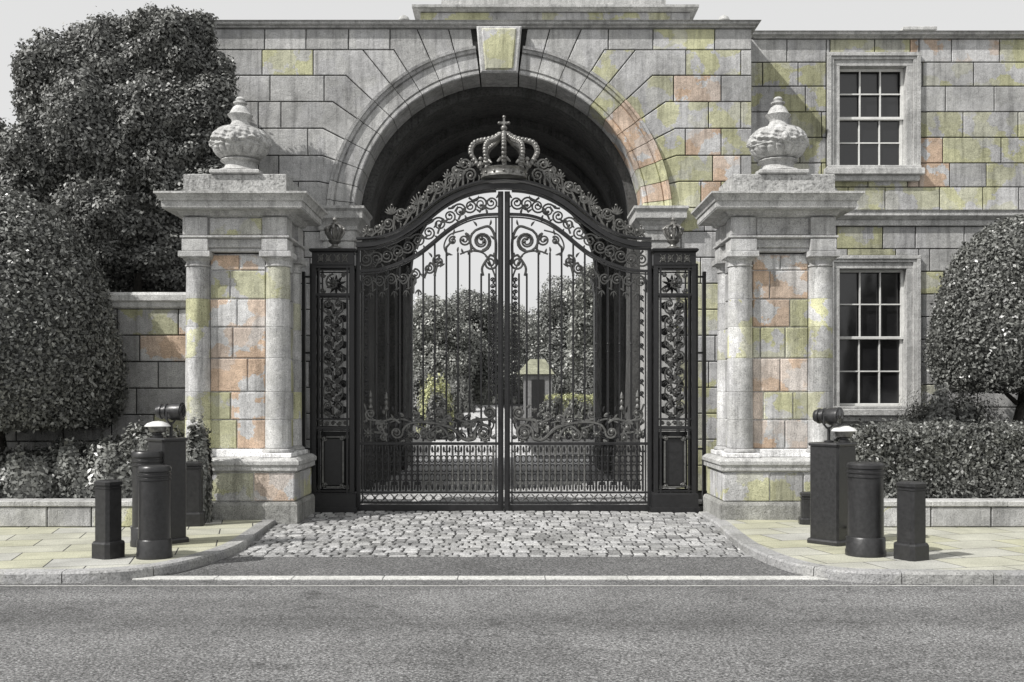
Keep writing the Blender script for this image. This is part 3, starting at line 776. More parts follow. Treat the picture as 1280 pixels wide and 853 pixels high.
def urn(cx, zb, label):
    Y = 16.5; z = lambda p: WZ(p, Y)
    t = thing('stone_urn', (cx, Y, zb), label, 'urn', 'stone urns on the gate pillars')
    k = zb - z(218)
    Z = lambda p: z(p) + k
    mb = MB()
    mb.box(cx - .385, cx + .385, Y - .385, Y + .385, Z(218) + .002, Z(213), .012)
    mb.lathe([(.36, Z(213) + .001), (.37, Z(212)), (.35, Z(210)), (.29, Z(208.5)), (.25, Z(206)), (.235, Z(203)), (.25, Z(200)), (.29, Z(198.5)), (.31, Z(197.5)), (.29, Z(196))], cx, Y, 40)
    link('foot', mb, M['trim'], t)
    def mod(a, zz, r):
        v = (zz - Z(196)) / (Z(154) - Z(196)); e = math.sin(math.pi * min(1, max(0, v))) ** .5
        def rope(c, wd, hgt): return hgt * math.exp(-((v - c) / wd) ** 2)
        lobes = .045 * (abs(math.cos(9 * a)) ** .6 - .7) * max(0, 1 - ((v - .17) / .2) ** 2)
        vein = .036 * (abs(math.cos(6 * a + 1.2 * math.sin(10 * v))) ** .7 - .6) * max(0, 1 - ((v - .7) / .3) ** 2)
        sw = .56 - .13 * abs(math.cos(2 * a)) ** 2
        swag = rope(sw, .05, .03) * (1 + .35 * math.sin(34 * a) * math.cos(60 * v))
        curl = .02 * math.sin(16 * a + 18 * v) * math.sin(26 * v - 7 * a) * max(0, 1 - ((v - .55) / .35) ** 2)
        return e * (lobes + vein + curl) + swag + rope(.9, .018, .02) + rope(.37, .016, .016)
    prof = []
    key = [(0, .24), (.06, .31), (.14, .365), (.27, .415), (.42, .435), (.58, .44), (.72, .425), (.83, .385), (.92, .31), (.97, .24), (1, .18)]
    n = 96
    for i in range(n + 1):
        v = i / n
        for (a, ra), (b, rb) in zip(key, key[1:]):
            if a <= v <= b: r_ = ra + (rb - ra) * (v - a) / (b - a); break
        prof.append((r_, Z(196) + (Z(154) - Z(196)) * v))
    mb = MB(); mb.lathe(prof, cx, Y, 216, mod=mod)
    for a in (0, 90, 180, 270):      # masks on the shoulders
        ux, uy = math.cos(R(a)), math.sin(R(a))
        mb.ball((cx + ux * .425, Y + uy * .425, Z(174)), .065, 14, 9, (1, 1, 1.3)); mb.ball((cx + ux * .47, Y + uy * .47, Z(176)), .032, 10, 6)
    link('bowl', mb, M['trim'], t)
    mb = MB(); mb.lathe([(.17, Z(154) + .001), (.15, Z(151)), (.13, Z(148)), (.14, Z(145)), (.19, Z(141)), (.2, Z(139.5)), (.17, Z(138)), (.145, Z(134)), (.115, Z(130)), (.08, Z(128)), (.075, Z(126.5)), (.11, Z(125)), (.11, Z(123.5)), (.06, Z(122)), (.075, Z(119.5)), (.05, Z(117)), (.01, Z(116))], cx, Y, 36); link('lid', mb, M['trim'], t)
PLX, PRX = -4.31, 4.22
pz = pillar(PLX, -1, 'stone gate pillar with engaged columns beside the coped garden wall', .42, .32); urn(PLX, pz, 'carved stone urn on the pillar in front of the big dark tree')
pz = pillar(PRX, 1, 'stone gate pillar with engaged columns standing before the sash window wing', .5, .25); urn(PRX, pz, 'carved stone urn on the pillar in front of the upper sash window')

# ------------------------------------------------------------------ iron gates
KG = YG / F; GCX = 630.0
def cr(pts, n=8):
    out = []
    for i in range(len(pts) - 1):
        p0, p1, p2, p3 = pts[max(i - 1, 0)], pts[i], pts[i + 1], pts[min(i + 2, len(pts) - 1)]
        for k in range(n):
            t = k / n
            out.append(tuple(.5 * (2 * p1[q] + (-p0[q] + p2[q]) * t + (2 * p0[q] - 5 * p1[q] + 4 * p2[q] - p3[q]) * t * t + (-p0[q] + 3 * p1[q] - 3 * p2[q] + p3[q]) * t ** 3) for q in range(2)))
    out.append(pts[-1]); return out
class Iron:
    """draws ironwork in gate-plane pixels, real metres out; mirrored for the other leaf"""
    def __init__(s, mirror=False, y=YG, bold=1.15): s.m = mirror; s.mb = MB(); s.y = y; s.bold = bold
    def w(s, x, y, d=0.):
        if s.m: x = 2 * GCX - x
        return (WX(x, YG), s.y + d, WZ(y, YG))
    def line(s, pts, r=1.1, d=0., seg=6): s.mb.tube([s.w(a, b, d) for a, b in pts], [q * KG for q in r] if isinstance(r, list) else r * KG, seg)
    def curve(s, pts, r=1.1, d=0., n=8): s.line(cr(pts, n), r, d)
    def scroll(s, cx, cy, r, a0=0., turns=1.6, dr=1, th=1.1, d=0., tail=None, eye=True):
        th *= s.bold; n = int(13 * turns) + 4; pts = []
        for i in range(n + 1):
            t = i / n; rr_ = r * (1 - .78 * t ** .85); a = R(a0) + dr * 2 * math.pi * turns * t
            pts.append((cx + rr_ * math.cos(a), cy - rr_ * math.sin(a)))
        if tail:
            pts = cr([tail[0]] + list(tail[1:]) + [pts[0], pts[1]], 5)[:-5] + pts
        s.line(pts, [th * (1 - .35 * i / len(pts)) for i in range(len(pts))], d)
        if eye: s.mb.ball(s.w(*pts[-1], d), th * 1.5 * KG, 8, 6)
    def leaf(s, x, y, ang, ln, wd=1.5, bend=25, d=0.):
        n = 5; pts = []; a = R(ang)
        for i in range(n + 1):
            pts.append((x, y)); x += ln / n * math.cos(a); y -= ln / n * math.sin(a); a += R(bend / n)
        s.line(pts, [max(.15, wd * math.sin(math.pi * min(.97, .12 + .88 * i / n))) for i in range(n + 1)], d)
    def rosette(s, cx, cy, r, n=7, d=0., wd=1.3):
        for i in range(n): s.leaf(cx, cy, 360 * i / n + 90, r, wd, 0, d)
        s.mb.ball(s.w(cx, cy, d - .015), r * .3 * KG, 10, 6)
    def spray(s, cx, cy, ang, r, n=5, spread=120, wd=1.2, d=0.):
        for i in range(n):
            o = (i - (n - 1) / 2) / (n - 1) * spread
            s.leaf(cx, cy, ang + o, r * (1 - .3 * abs(o) / spread), wd, -o * .5, d)
    def bar(s, x0, x1, y0, y1, t=.05, d=0., bev=.005):
        a = s.w(x0, y0); b = s.w(x1, y1); xa, xb = sorted((a[0], b[0])); za, zb = sorted((a[2], b[2]))
        s.mb.box(xa, xb, s.y + d - t / 2, s.y + d + t / 2, za, zb, bev)
    def strip(s, pts, w_, t=.06, d=0.):
        """flat bar following a curve, w_ px high"""
        vs, fs = [], []; n = len(pts)
        for i, (a, b) in enumerate(pts):
            p, q = pts[max(i - 1, 0)], pts[min(i + 1, n - 1)]; l = math.hypot(q[0] - p[0], q[1] - p[1]) or 1
            nx, ny = -(q[1] - p[1]) / l * w_ / 2, (q[0] - p[0]) / l * w_ / 2
            for (sx, dd) in ((1, -t / 2), (1, t / 2), (-1, t / 2), (-1, -t / 2)): vs.append(s.w(a + sx * nx, b + sx * ny, d + dd))
        for i in range(n - 1):
            for k in range(4): fs.append((i * 4 + k, i * 4 + (k + 1) % 4, i * 4 + 4 + (k + 1) % 4, i * 4 + 4 + k))
        fs += [(0, 1, 2, 3), tuple((n - 1) * 4 + k for k in (3, 2, 1, 0))]
        s.mb.add(vs, fs)
    def done(s, name, mat, parent): return link(name, s.mb, mat, parent)

TOP = cr([(446, 298.5), (469.5, 297), (489, 292), (510.5, 280.7), (532, 262.6), (553, 246), (576, 234.8), (604, 226.5), (630, 224)], 6)
BOT = cr([(446, 309.5), (469.5, 307.8), (494, 300.4), (514, 289), (532, 275.8), (555, 257.7), (579.5, 244.6), (604, 238), (626, 236.4)], 6)
LOW = cr([(446, 339.5), (472.8, 337.3), (500.7, 328.3), (522, 317.6), (538.4, 305.3), (554.8, 291.4), (571, 280), (587.7, 272.5), (604, 269), (625, 268)], 6)
def at_x(C, x):
    for (a, b), (c, d) in zip(C, C[1:]):
        if a <= x <= c: return b + (d - b) * (x - a) / (c - a)
    return C[0][1] if x < C[0][0] else C[-1][1]

for mir in (False, True):
    hx = WX(812 if mir else 448, YG)
    leaf = thing('gate_leaf', (hx, YG, WZ(639, YG)), ('wrought iron gate leaf hinged on the right hand iron pier' if mir else 'wrought iron gate leaf hinged on the left hand iron pier'), 'gate', 'wrought iron gate leaves')
    g = Iron(mir)
    g.bar(446, 450.5, 313, 640, .09); g.bar(452.5, 454, 341, 630, .05); g.bar(622.5, 629.3, 240, 641, .1); g.bar(619, 621, 272, 630, .05)
    g.bar(624.5, 627, 241, 640, .03, -.062)
    g.bar(450.5, 622.5, 553, 556.5, .07); g.bar(450.5, 622.5, 614.5, 617, .06); g.bar(450.5, 622.5, 627.5, 629.5, .06); g.bar(450.5, 622.5, 631, 639.5, .07)
    g.strip([(a, b + 2.6) for a, b in BOT if a < 623], 2.4, .06); g.strip(LOW[:-1], 3.2, .07); g.strip([(a, b + 3.6) for a, b in LOW[:-1]], 1.5, .045)
    g.done('frame', M['iron'], leaf)
    # frieze between the two curved rails
    g = Iron(mir); k = 0
    for fx in range(458, 620, 13):
        yt, yb = at_x(BOT, fx) + 4.5, at_x(LOW, fx) - 2.5; cy = (yt + yb) / 2; r_ = min(9.0, (yb - yt) / 2 - .6)
        up = k % 2 == 0
        nx = fx + 13; ny = (at_x(BOT, nx) + at_x(LOW, nx) + 2) / 2
        g.scroll(fx, cy, r_, 200 if up else 160, 1.7, 1 if up else -1, 1.15, tail=[(fx - 15, cy + (11 if up else -11) + (at_x(LOW, fx - 15) - at_x(LOW, fx)) * .9)])
        g.leaf(fx + 6, cy + (-6 if up else 6), 40 if up else -60, 9, 1.5, 50 if up else -50); g.leaf(fx - 6, cy + (6 if up else -6), 200, 7, 1.3, 40)
        g.leaf(fx + 7, cy + (4 if up else -4), -20 if up else 10, 7, 1.3, -60 if up else 60)
        k += 1
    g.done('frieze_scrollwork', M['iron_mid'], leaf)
    # scrolls under the curved rail
    g = Iron(mir, bold=1.25)
    g.scroll(602, 302, 16.5, 95, 2.0, 1, 1.5, tail=[(619, 330), (619.5, 300), (612, 284)])
    g.scroll(602, 302, 11, 275, 1.2, 1, 1.1)
    g.scroll(613, 329, 10, 90, 1.8, -1, 1.3, tail=[(604, 345), (603, 334)]); g.scroll(580.5, 300, 8.5, 80, 1.7, -1, 1.2, tail=[(589, 316), (588, 304)])
    g.scroll(566, 301, 5.5, 60, 1.5, 1, 1.1, tail=[(556, 312)]); g.scroll(548, 327, 8, 80, 1.7, 1, 1.2, tail=[(543, 345)]); g.scroll(536.5, 336, 7.5, 80, 1.7, -1, 1.2, tail=[(530, 348)])
    g.curve([(620, 350), (616, 338), (606, 318), (588, 314), (575, 318)], 1.1); g.curve([(560, 320), (555, 308), (562, 294), (580, 288)], 1.0)
    for (x_, y_, a_) in ((612, 282, 60), (596, 283, 110), (590, 296, 190), (588, 312, 230), (573, 309, 250), (606, 318, -60), (556, 330, 200), (540, 322, 110), (618, 300, 120), (617, 316, -80), (566, 294, 60), (577, 311, 280), (544, 338, 260), (559, 316, -40)):
        g.leaf(x_, y_, a_, 8, 1.4, 45)
    for i in range(5):
        g.scroll(459 + i * 15, 352 - i * 1.2 - (i == 4) * 4, 7, 90 + 180 * (i % 2), 1.6, 1 if i % 2 else -1, 1.1, tail=[(459 + i * 15 - 8, 366 - i), (459 + i * 15 - 7.5, 352 - i)]); g.leaf(466 + i * 15, 346 - i, -60, 9, 1.3, 40); g.leaf(456 + i * 15, 362 - i, 220, 9, 1.3, -50)
        g.spray(463 + i * 15, 366 - i, -90, 9, 3, 90, 1.1)
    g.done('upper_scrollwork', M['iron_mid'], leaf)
    g = Iron(mir)
    for yy in range(350, 500, 15):      # narrow runner beside the meeting stile
        g.scroll(615.5, yy, 3.6, 270, 1.4, 1, .8); g.scroll(615.5, yy + 7.5, 3.6, 90, 1.4, -1, .8); g.leaf(618, yy + 4, 120, 6, 1, 40)
    g.done('stile_scrollwork', M['iron'], leaf)
    g = Iron(mir)
    g.line([(460.7, 366), (460.7, 500)], .6)
    for yy in range(372, 500, 15):      # and beside the hanging stile
        g.scroll(457.5, yy, 3.2, 270, 1.4, 1, .8); g.leaf(455.5, yy + 6, 70, 6, 1, -40)
    g.done('stile_scrollwork', M['iron'], leaf)
    # vertical bars
    xsb = [471 + 14.5 * i for i in range(10)]
    for bx in xsb + [611.3]:
        g = Iron(mir); yt = at_x(LOW, bx) + 4
        if 590 < bx: yt = 342
        elif 570 < bx: yt = max(yt, 316)
        elif 555 < bx: yt = max(yt, 308)
        g.line([(bx, yt), (bx, 552)], 1.2); g.mb.ball(g.w(bx, 430), 1.7 * KG, 8, 6); g.mb.ball(g.w(bx, 440), 1.5 * KG, 8, 6)
        g.done('bar', M['iron'], leaf)
    # scroll band over the dog bars
    g = Iron(mir, bold=1.0)
    for i in range(11):
        x_ = 462 + i * 14.5; up = i % 2
        g.scroll(x_, 546 - 3 * up, 4.6, 90 + 180 * up, 1.5, 1 if up else -1, 1.1, tail=[(x_ - 8, 536), (x_ - 6, 548)]); g.scroll(x_ + 5, 522 + 4 * up, 4.2, 200, 1.4, -1 if up else 1, 1.0, tail=[(x_ + 7, 538), (x_ + 10, 530)])
        g.leaf(x_ + 3, 536, 60, 11, 1.8, 40); g.leaf(x_ - 2, 532, 130, 10, 1.7, -40); g.leaf(x_ + 6, 548, 20, 8, 1.4, 60); g.leaf(x_, 516, 80, 9, 1.3, 50)
    g.done('fine_scrollwork', M['iron'], leaf)
    g = Iron(mir, bold=1.55)
    g.scroll(605, 541, 11.5, 190, 1.9, -1, 1.6, tail=[(548, 530), (566, 536), (580, 549), (592, 549)])
    g.scroll(611.5, 516, 8, 270, 1.8, 1, 1.4, tail=[(588, 541), (590, 527), (600, 525)]); g.scroll(585, 531, 6.5, 330, 1.6, 1, 1.2, tail=[(603, 530), (598, 524)])
    g.scroll(539.5, 545, 6.5, 170, 1.6, 1, 1.3, tail=[(562, 549), (556, 538), (546, 533)]); g.scroll(563.5, 547, 5, 60, 1.5, -1, 1.1, tail=[(553, 548)])
    g.scroll(496, 541, 8, 20, 1.7, -1, 1.3, tail=[(548, 530), (530, 528), (512, 530)]); g.scroll(476, 533, 7.5, 160, 1.7, -1, 1.3, tail=[(500, 529), (490, 524)])
    g.scroll(463, 518, 7, 270, 1.6, -1, 1.2, tail=[(482, 545), (474, 528)]); g.scroll(520, 519, 5.5, 250, 1.5, 1, 1.1, tail=[(540, 530)]); g.scroll(560, 524, 6, 250, 1.6, -1, 1.2, tail=[(548, 530)])
    g.scroll(575, 521, 5, 200, 1.5, -1, 1.1, tail=[(590, 531)]); g.scroll(548, 515, 5, 60, 1.5, 1, 1.1, tail=[(558, 530)]); g.scroll(530, 541, 5, 60, 1.5, 1, 1.1, tail=[(518, 530)]); g.scroll(480, 547, 5, 60, 1.5, 1, 1.1, tail=[(468, 540)]); g.scroll(589, 545, 4, 200, 1.4, 1, 1)
    g.curve([(455, 505), (462, 520), (480, 530), (500, 524), (520, 528), (548, 524), (575, 530)], 1.2)
    g.rosette(460, 542, 7.5, 8); g.rosette(514, 543, 6.5, 8); g.rosette(592, 513, 4, 6)
    for (x_, y_, a_) in ((575, 543, 60), (580, 549, 130), (566, 537, 70), (552, 531, 60), (530, 529, 120), (545, 538, 210), (512, 531, 230), (492, 526, 100), (484, 541, 230), (506, 550, 200), (600, 527, 120), (618, 530, 100), (617, 505, 60), (603, 510, 140), (470, 543, 20), (527, 548, 30), (554, 518, 100), (535, 522, 60), (505, 521, 130), (610, 551, 170), (588, 522, 100), (620, 548, 150), (571, 551, 20), (480, 518, 70), (456, 530, 60)):
        g.leaf(x_, y_, a_, 9, 1.7, 40); g.leaf(x_, y_, a_ + 45, 6, 1.2, -40)
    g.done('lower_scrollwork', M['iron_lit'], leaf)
    for i in range(23):
        bx = 456.5 + 7.28 * i
        g = Iron(mir); g.line([(bx, 557), (bx, 614)], 1.35)
        for yy in (562, 570, 600, 608): g.mb.ball(g.w(bx, yy), 1.6 * KG, 8, 6)
        if i % 2 == 0: g.spray(bx, 566, 90, 7, 3, 110, .9)
        else: g.scroll(bx + 2.2, 604, 2.4, 180, 1.3, 1, .7); g.scroll(bx - 2.2, 604, 2.4, 0, 1.3, -1, .7)
        g.done('dog_bar', M['iron_lit'] if bx > 525 else M['iron'], leaf)  # bars before the bright opening take the lit copy of the iron
    g = Iron(mir)
    for i in range(14):
        x_ = 456.5 + 12.2 * i
        g.line([(x_ - 4.5, 618), (x_ + 4.5, 627)], .7); g.line([(x_ + 4.5, 618), (x_ - 4.5, 627)], .7, .012); g.mb.ball(g.w(x_, 622.5, -.01), 1.9 * KG, 8, 6)
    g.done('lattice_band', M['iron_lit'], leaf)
    g = Iron(mir)
    for i in range(22):
        x_ = 460.1 + 7.28 * i
        for yy, r_ in ((574, 2.9), (585.5, 3.1), (597, 2.9)):
            g.line([(x_ + r_ * math.cos(q_ * math.pi / 5), yy + 1.5 * r_ * math.sin(q_ * math.pi / 5)) for q_ in range(11)], .75, .005)
        g.leaf(x_, 613, 90, 9, 1.5, 0); g.leaf(x_, 558, -90, 9, 1.5, 0)
    g.done('dog_bar_scrollwork', M['iron'], leaf)
    for fx, fy in ((463.5, 488), (483.2, 490)):
        g = Iron(mir); g.line([(fx, 552), (fx, fy + 22)], .9); mbp = g.mb; p = g.w(fx, fy)
        mbp.lathe([(.005, WZ(fy, YG)), (.025, WZ(fy + 4, YG)), (.034, WZ(fy + 8, YG)), (.015, WZ(fy + 10, YG)), (.034, WZ(fy + 12.5, YG)), (.034, WZ(fy + 15, YG)), (.016, WZ(fy + 17, YG)), (.04, WZ(fy + 20, YG)), (.04, WZ(fy + 22, YG)), (.015, WZ(fy + 24, YG))], p[0], p[1] - .04, 14)
        g.done('spear_finial', M['iron_lit'], leaf)

# overthrow: curved beam, cresting and crown
ov = thing('gate_overthrow', (WX(630, YG), YG, WZ(310, YG)), 'curved iron overthrow spanning both gate leaves with cresting and a royal crown', 'gate overthrow')
for part in ('beam', 'cresting'):
    gs = []
    for mir in (False, True):
        g = Iron(mir)
        if part == 'beam':
            mid = [(a, (b + at_x(BOT, a)) / 2) for a, b in TOP]
            g.strip([(a, b + 2) for a, b in mid], 5.5, .1); g.strip([(a, b + .4) for a, b in TOP], 2.2, .16); g.strip([(a, b - .6) for a, b in BOT if a < 629.9] + [(630, 235.6)], 2.0, .15)
        else:
            for (cx, cy, r_, a0, dr) in ((463, 290, 5, 200, 1), (473, 286, 6, 20, -1), (485.5, 280, 8, 210, 1), (501, 267, 8, 200, 1), (514, 262, 6, 30, -1), (530, 249, 6, 200, 1), (548, 234, 8.5, 250, 1), (548, 234, 6, 70, 1), (564, 226, 7, 200, -1), (576, 219, 6, 30, 1), (581, 206, 9, 220, 1), (588, 219, 9, 180, -1), (570, 214, 5, 100, 1), (537, 238, 5, 100, -1)):
                g.scroll(cx, cy, r_, a0, 1.7, dr, 1.5, tail=[(cx - 9, at_x(TOP, cx - 9) - 1.5)])
            for (x_, y_, a_, l_, n_) in ((459, 291, 100, 11, 5), (490, 268, 100, 16, 7), (478, 284, 80, 9, 3), (508, 273, 90, 13, 5), (524, 256, 105, 20, 7), (541, 240, 95, 14, 5), (556, 236, 80, 15, 5), (570, 224, 100, 15, 5), (590, 208, 110, 10, 5), (577, 208, 110, 12, 5), (560, 222, 100, 12, 5), (517, 262, 80, 10, 5), (532, 246, 60, 9, 3), (496, 276, 50, 10, 4)):
                g.spray(x_, y_, a_, l_ * .72, n_, 150, 1.5); g.mb.ball(g.w(x_, y_ - l_ * .72), 1.6 * KG, 8, 6)
            for x_ in range(458, 600, 7): g.leaf(x_, at_x(TOP, x_) - 1, 60, 9, 1.2, 80)
        if part == 'cresting': g.done(part, M['cresting'], ov)
        gs.append(g)
    if part == 'beam':
        gs[0].mb.add(gs[1].mb.v, gs[1].mb.f); gs[0].done(part, M['iron'], ov)
cr_b = MB(); cxx = WX(630, YG); q = lambda p: WZ(p, YG); rad = 28 * KG
cr_b.lathe([(rad * .97, q(224.5)), (rad * 1.03, q(224)), (rad * 1.03, q(222)), (rad, q(221)), (rad * .99, q(217)), (rad * 1.02, q(215)), (rad * 1.06, q(213.5)), (rad * .98, q(212.5))], cxx, YG, 40)
crown = link('crown', cr_b, M['crown'], ov)
for i in range(14):
    a = 2 * math.pi * (i + .5) / 14; mb = MB(); mb.ball((cxx + rad * 1.01 * math.cos(a), YG + rad * 1.01 * math.sin(a), q(219)), .026, 10, 6, (1, 1, .8)); link('jewel', mb, M['crown'], crown)
for i in range(8):                       # crosses and fleurs on the circlet
    a = 2 * math.pi * i / 8 - math.pi / 2; ux, uy = math.cos(a), math.sin(a); tx, ty = -uy, ux; rr_ = rad * 1.04
    mb = MB(); b0 = q(213); h_ = (.19 if i % 2 == 0 else .15)
    base = Vector((cxx + ux * rr_, YG + uy * rr_, b0))
    mb.tube([base, base + Vector((0, 0, h_))], [.02, .014], 8); mb.ball(base + Vector((0, 0, h_)), .04, 10, 6)
    for sg in (-1, 1): mb.tube([base + Vector((tx * sg * .0, ty * sg * .0, h_ * .5)), base + Vector((tx * sg * .05, ty * sg * .05, h_ * .6)), base + Vector((tx * sg * .11, ty * sg * .11, h_ * .3))], [.018, .032, .014], 8)
    link('fleuron', mb, M['crown'], crown)
    if 1:
        mb = MB(); pr = [(1.02, 210), (1.22, 203), (1.42, 194), (1.44, 187), (1.3, 180), (1.02, 176.5), (.7, 175), (.35, 172), (.12, 168)]
        if i % 2: pr = [(1.0, 210), (1.08, 203), (1.12, 195), (1.08, 188), (.95, 183), (.72, 180), (.5, 177), (.3, 173), (.12, 169)]
        cp = [(rad * r_, z_) for r_, z_ in cr(pr, 4)]
        mb.tube([(cxx + ux * r_, YG + uy * r_, q(z_)) for r_, z_ in cp], .036, 8)
        for r_, z_ in cp[1::2]: mb.ball((cxx + ux * (r_ + .02), YG + uy * (r_ + .02), q(z_) + .012), .042, 10, 6)
        link('crown_arch', mb, M['crown'], crown)
mb = MB(); mb.lathe([(.05, q(171)), (.09, q(168.5)), (.1, q(166.5)), (.06, q(165)), (.02, q(164))], cxx, YG, 20); mb.ball((cxx, YG, q(160.5)), .055)
mb.box(cxx - .018, cxx + .018, YG - .018, YG + .018, q(159), q(147), .006); mb.box(cxx - .075, cxx + .075, YG - .017, YG + .017, q(155.5), q(152.5), .006)
for dx, dz in ((-.08, 154), (.08, 154), (0, 146.5)): mb.ball((cxx + dx, YG, q(dz)), .028)
link('orb_and_cross', mb, M['crown'], crown)

# openwork iron piers carrying the leaves
for mir in (False, True):
    g = Iron(mir); c = 418.5
    p = thing('iron_gate_pier', (WX(2 * GCX - c if mir else c, YG), YG, WZ(640, YG)), 'openwork iron pier with scroll panels between ' + ('the gate and the pillar before the sash window' if mir else 'the gate and the pillar by the garden wall'), 'gate pier', 'openwork iron gate piers')
    for dy in (-.16, .16):
        for (a, b) in ((392.5, 397.5), (400.5, 402), (435, 437), (439.5, 444.5)): g.bar(a, b, 316, 626, .06, dy)
        for (a, b) in ((333, 337), (338.5, 340), (368, 371.5), (372.5, 373.5), (523, 525), (533, 536.5), (537.5, 538.5), (612, 614)): g.bar(397.5, 439.5, a, b, .05, dy)
    g.bar(388, 391, 330, 640, .1); g.bar(378, 382, 340, 640, .1)
    for yy in (345, 440, 560, 630): g.bar(378, 396, yy, yy + 2.5, .04)
    g.done('frame', M['iron'], p)
    g = Iron(mir); 
    g.mb.loft_rect([(0, WZ(634, YG)), (.03, WZ(633, YG)), (.03, WZ(617, YG)), (0, WZ(615, YG))], min(g.w(390, 0)[0], g.w(447, 0)[0]) + .03, max(g.w(390, 0)[0], g.w(447, 0)[0]) - .03, YG - .21, YG + .21)
    g.bar(388, 449, 633, 640, .5); g.done('base', M['iron'], p)
    g = Iron(mir); x0, x1 = sorted((g.w(393, 0)[0], g.w(444, 0)[0]))
    g.mb.loft_rect([(-.02, WZ(334, YG)), (0, WZ(333, YG)), (0, WZ(318, YG)), (.04, WZ(316.5, YG)), (.05, WZ(314, YG)), (.02, WZ(312.5, YG))], x0, x1, YG - .2, YG + .2)
    g.done('cap', M['iron'], p)
    g = Iron(mir)
    for i in range(4): g.scroll(403 + i * 10.3, 325.5, 3.6, 90, 1.4, 1 if i % 2 else -1, .9, -.205)
    for i in range(4): g.line([(400 + i * 10, 320), (407 + i * 10, 330)], .8, -.2); g.line([(407 + i * 10, 320), (400 + i * 10, 330)], .8, -.212)
    g.done('cap_ornament', M['cresting'], p)
    g = Iron(mir)
    g.scroll(418.5, 355, 11, 90, 1, 1, 1.2, -.16, eye=False); g.rosette(418.5, 355, 8, 8, -.16)
    for sx, sy in ((-1, -1), (1, -1), (-1, 1), (1, 1)): g.scroll(418.5 + sx * 13, 355 + sy * 9.5, 3.5, 0, 1.4, sx, .9, -.16)
    yy = 376
    for i in range(7):
        h_ = 21; cy = yy + h_ / 2
        for sx in (-1, 1):
            g.scroll(418.5 + sx * 6.5, cy - 5, 5.2, 90 - 90 * sx, 1.6, sx, 1.0, -.16, tail=[(418.5 + sx * 1, cy + 9), (418.5 + sx * 11, cy + 4)])
            g.scroll(418.5 + sx * 6, cy + 6, 3.6, 270, 1.4, -sx, .9, -.16); g.leaf(418.5 + sx * 3, cy - 9, 90 - sx * 50, 7, 1.2, sx * 40, -.16); g.leaf(418.5 + sx * 10, cy + 1, 90 + sx * 120, 7, 1.1, 30, -.16)
        if i % 2: g.rosette(418.5, cy, 5, 7, -.17)
        else: g.leaf(418.5, cy + 6, 90, 12, 1.8, 0, -.17)
        yy += h_
    for i in range(5): g.scroll(403 + i * 7.7, 529, 3, 180 * (i % 2), 1.3, 1, .8, -.16)
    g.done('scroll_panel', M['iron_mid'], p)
    g = Iron(mir); yy = 382
    for i in range(9):
        for sx in (-1, 1):
            g.scroll(418.5 + sx * 9, yy, 5.2, 90 + 90 * sx, 1.6, -sx, 1.2, .14); g.leaf(418.5 + sx * 4, yy + 6, 90 - sx * 40, 9, 1.5, sx * 40, .14); g.leaf(418.5 + sx * 14, yy + 3, 90, 8, 1.4, sx * 30, .14)
            g.line([(418.5 + sx * 17.5, yy - 7), (418.5 + sx * 17.5, yy + 10)], .8, .14)
        g.rosette(418.5, yy + 8, 5.5, 7, .14, 1.5); yy += 16.4
    g.rosette(418.5, 355, 13, 10, .14, 2.0); g.line([(400, 523), (400, 374)], 1.0, .14)
    g.done('rear_scroll_panel', M['iron'], p)
    g = Iron(mir)
    g.bar(399, 438, 540, 611, .02, .16)
    g.bar(408, 429, 548, 606, .03, -.13)
    g.done('lower_panel', M['iron'], p)
    g = Iron(mir)
    for (a, b, c_, d_) in ((405, 407, 551, 603), (430, 432, 551, 603)): g.bar(a, b, c_, d_, .05, -.16)
    g.bar(410, 427, 545, 547, .05, -.16); g.bar(410, 427, 607, 609, .05, -.16)
    for sx, sy, yy in ((-1, 1, 548), (1, 1, 548), (-1, -1, 606), (1, -1, 606)): g.scroll(418.5 + sx * 11, yy, 3.2, 0, 1.2, sx * sy, 1, -.16)
    for yy in (546, 608):
        for sx in (-1, 1): g.rosette(418.5 + sx * 17, yy, 3.2, 6, -.16, 1)
    g.done('panel_moulding', M['iron_lit'], p)
    g = Iron(mir); X = g.w(418.5, 0)[0]; q = lambda v: WZ(v, YG)
    g.mb.lathe([(.12, q(312)), (.12, q(310)), (.06, q(308)), (.05, q(306)), (.1, q(303)), (.11, q(301)), (.06, q(299)), (.05, q(296))], X, YG, 20)
    for i in range(8):
        a = 2 * math.pi * i / 8
        g.mb.tube([(X + r_ * math.cos(a), YG + r_ * math.sin(a), q(z_)) for r_, z_ in ((.04, 302), (.1, 297), (.15, 291), (.155, 286), (.11, 283), (.05, 282))], [.02, .026, .026, .024, .02, .016], 7)
        g.mb.ball((X + .16 * math.cos(a), YG + .16 * math.sin(a), q(287)), .03, 8, 6)
    g.mb.lathe([(.03, q(300)), (.03, q(283)), (.06, q(281)), (.06, q(279)), (.025, q(277.5)), (.04, q(275)), (.015, q(272))], X, YG, 14)
    g.done('crown_finial', M['crown'], p)

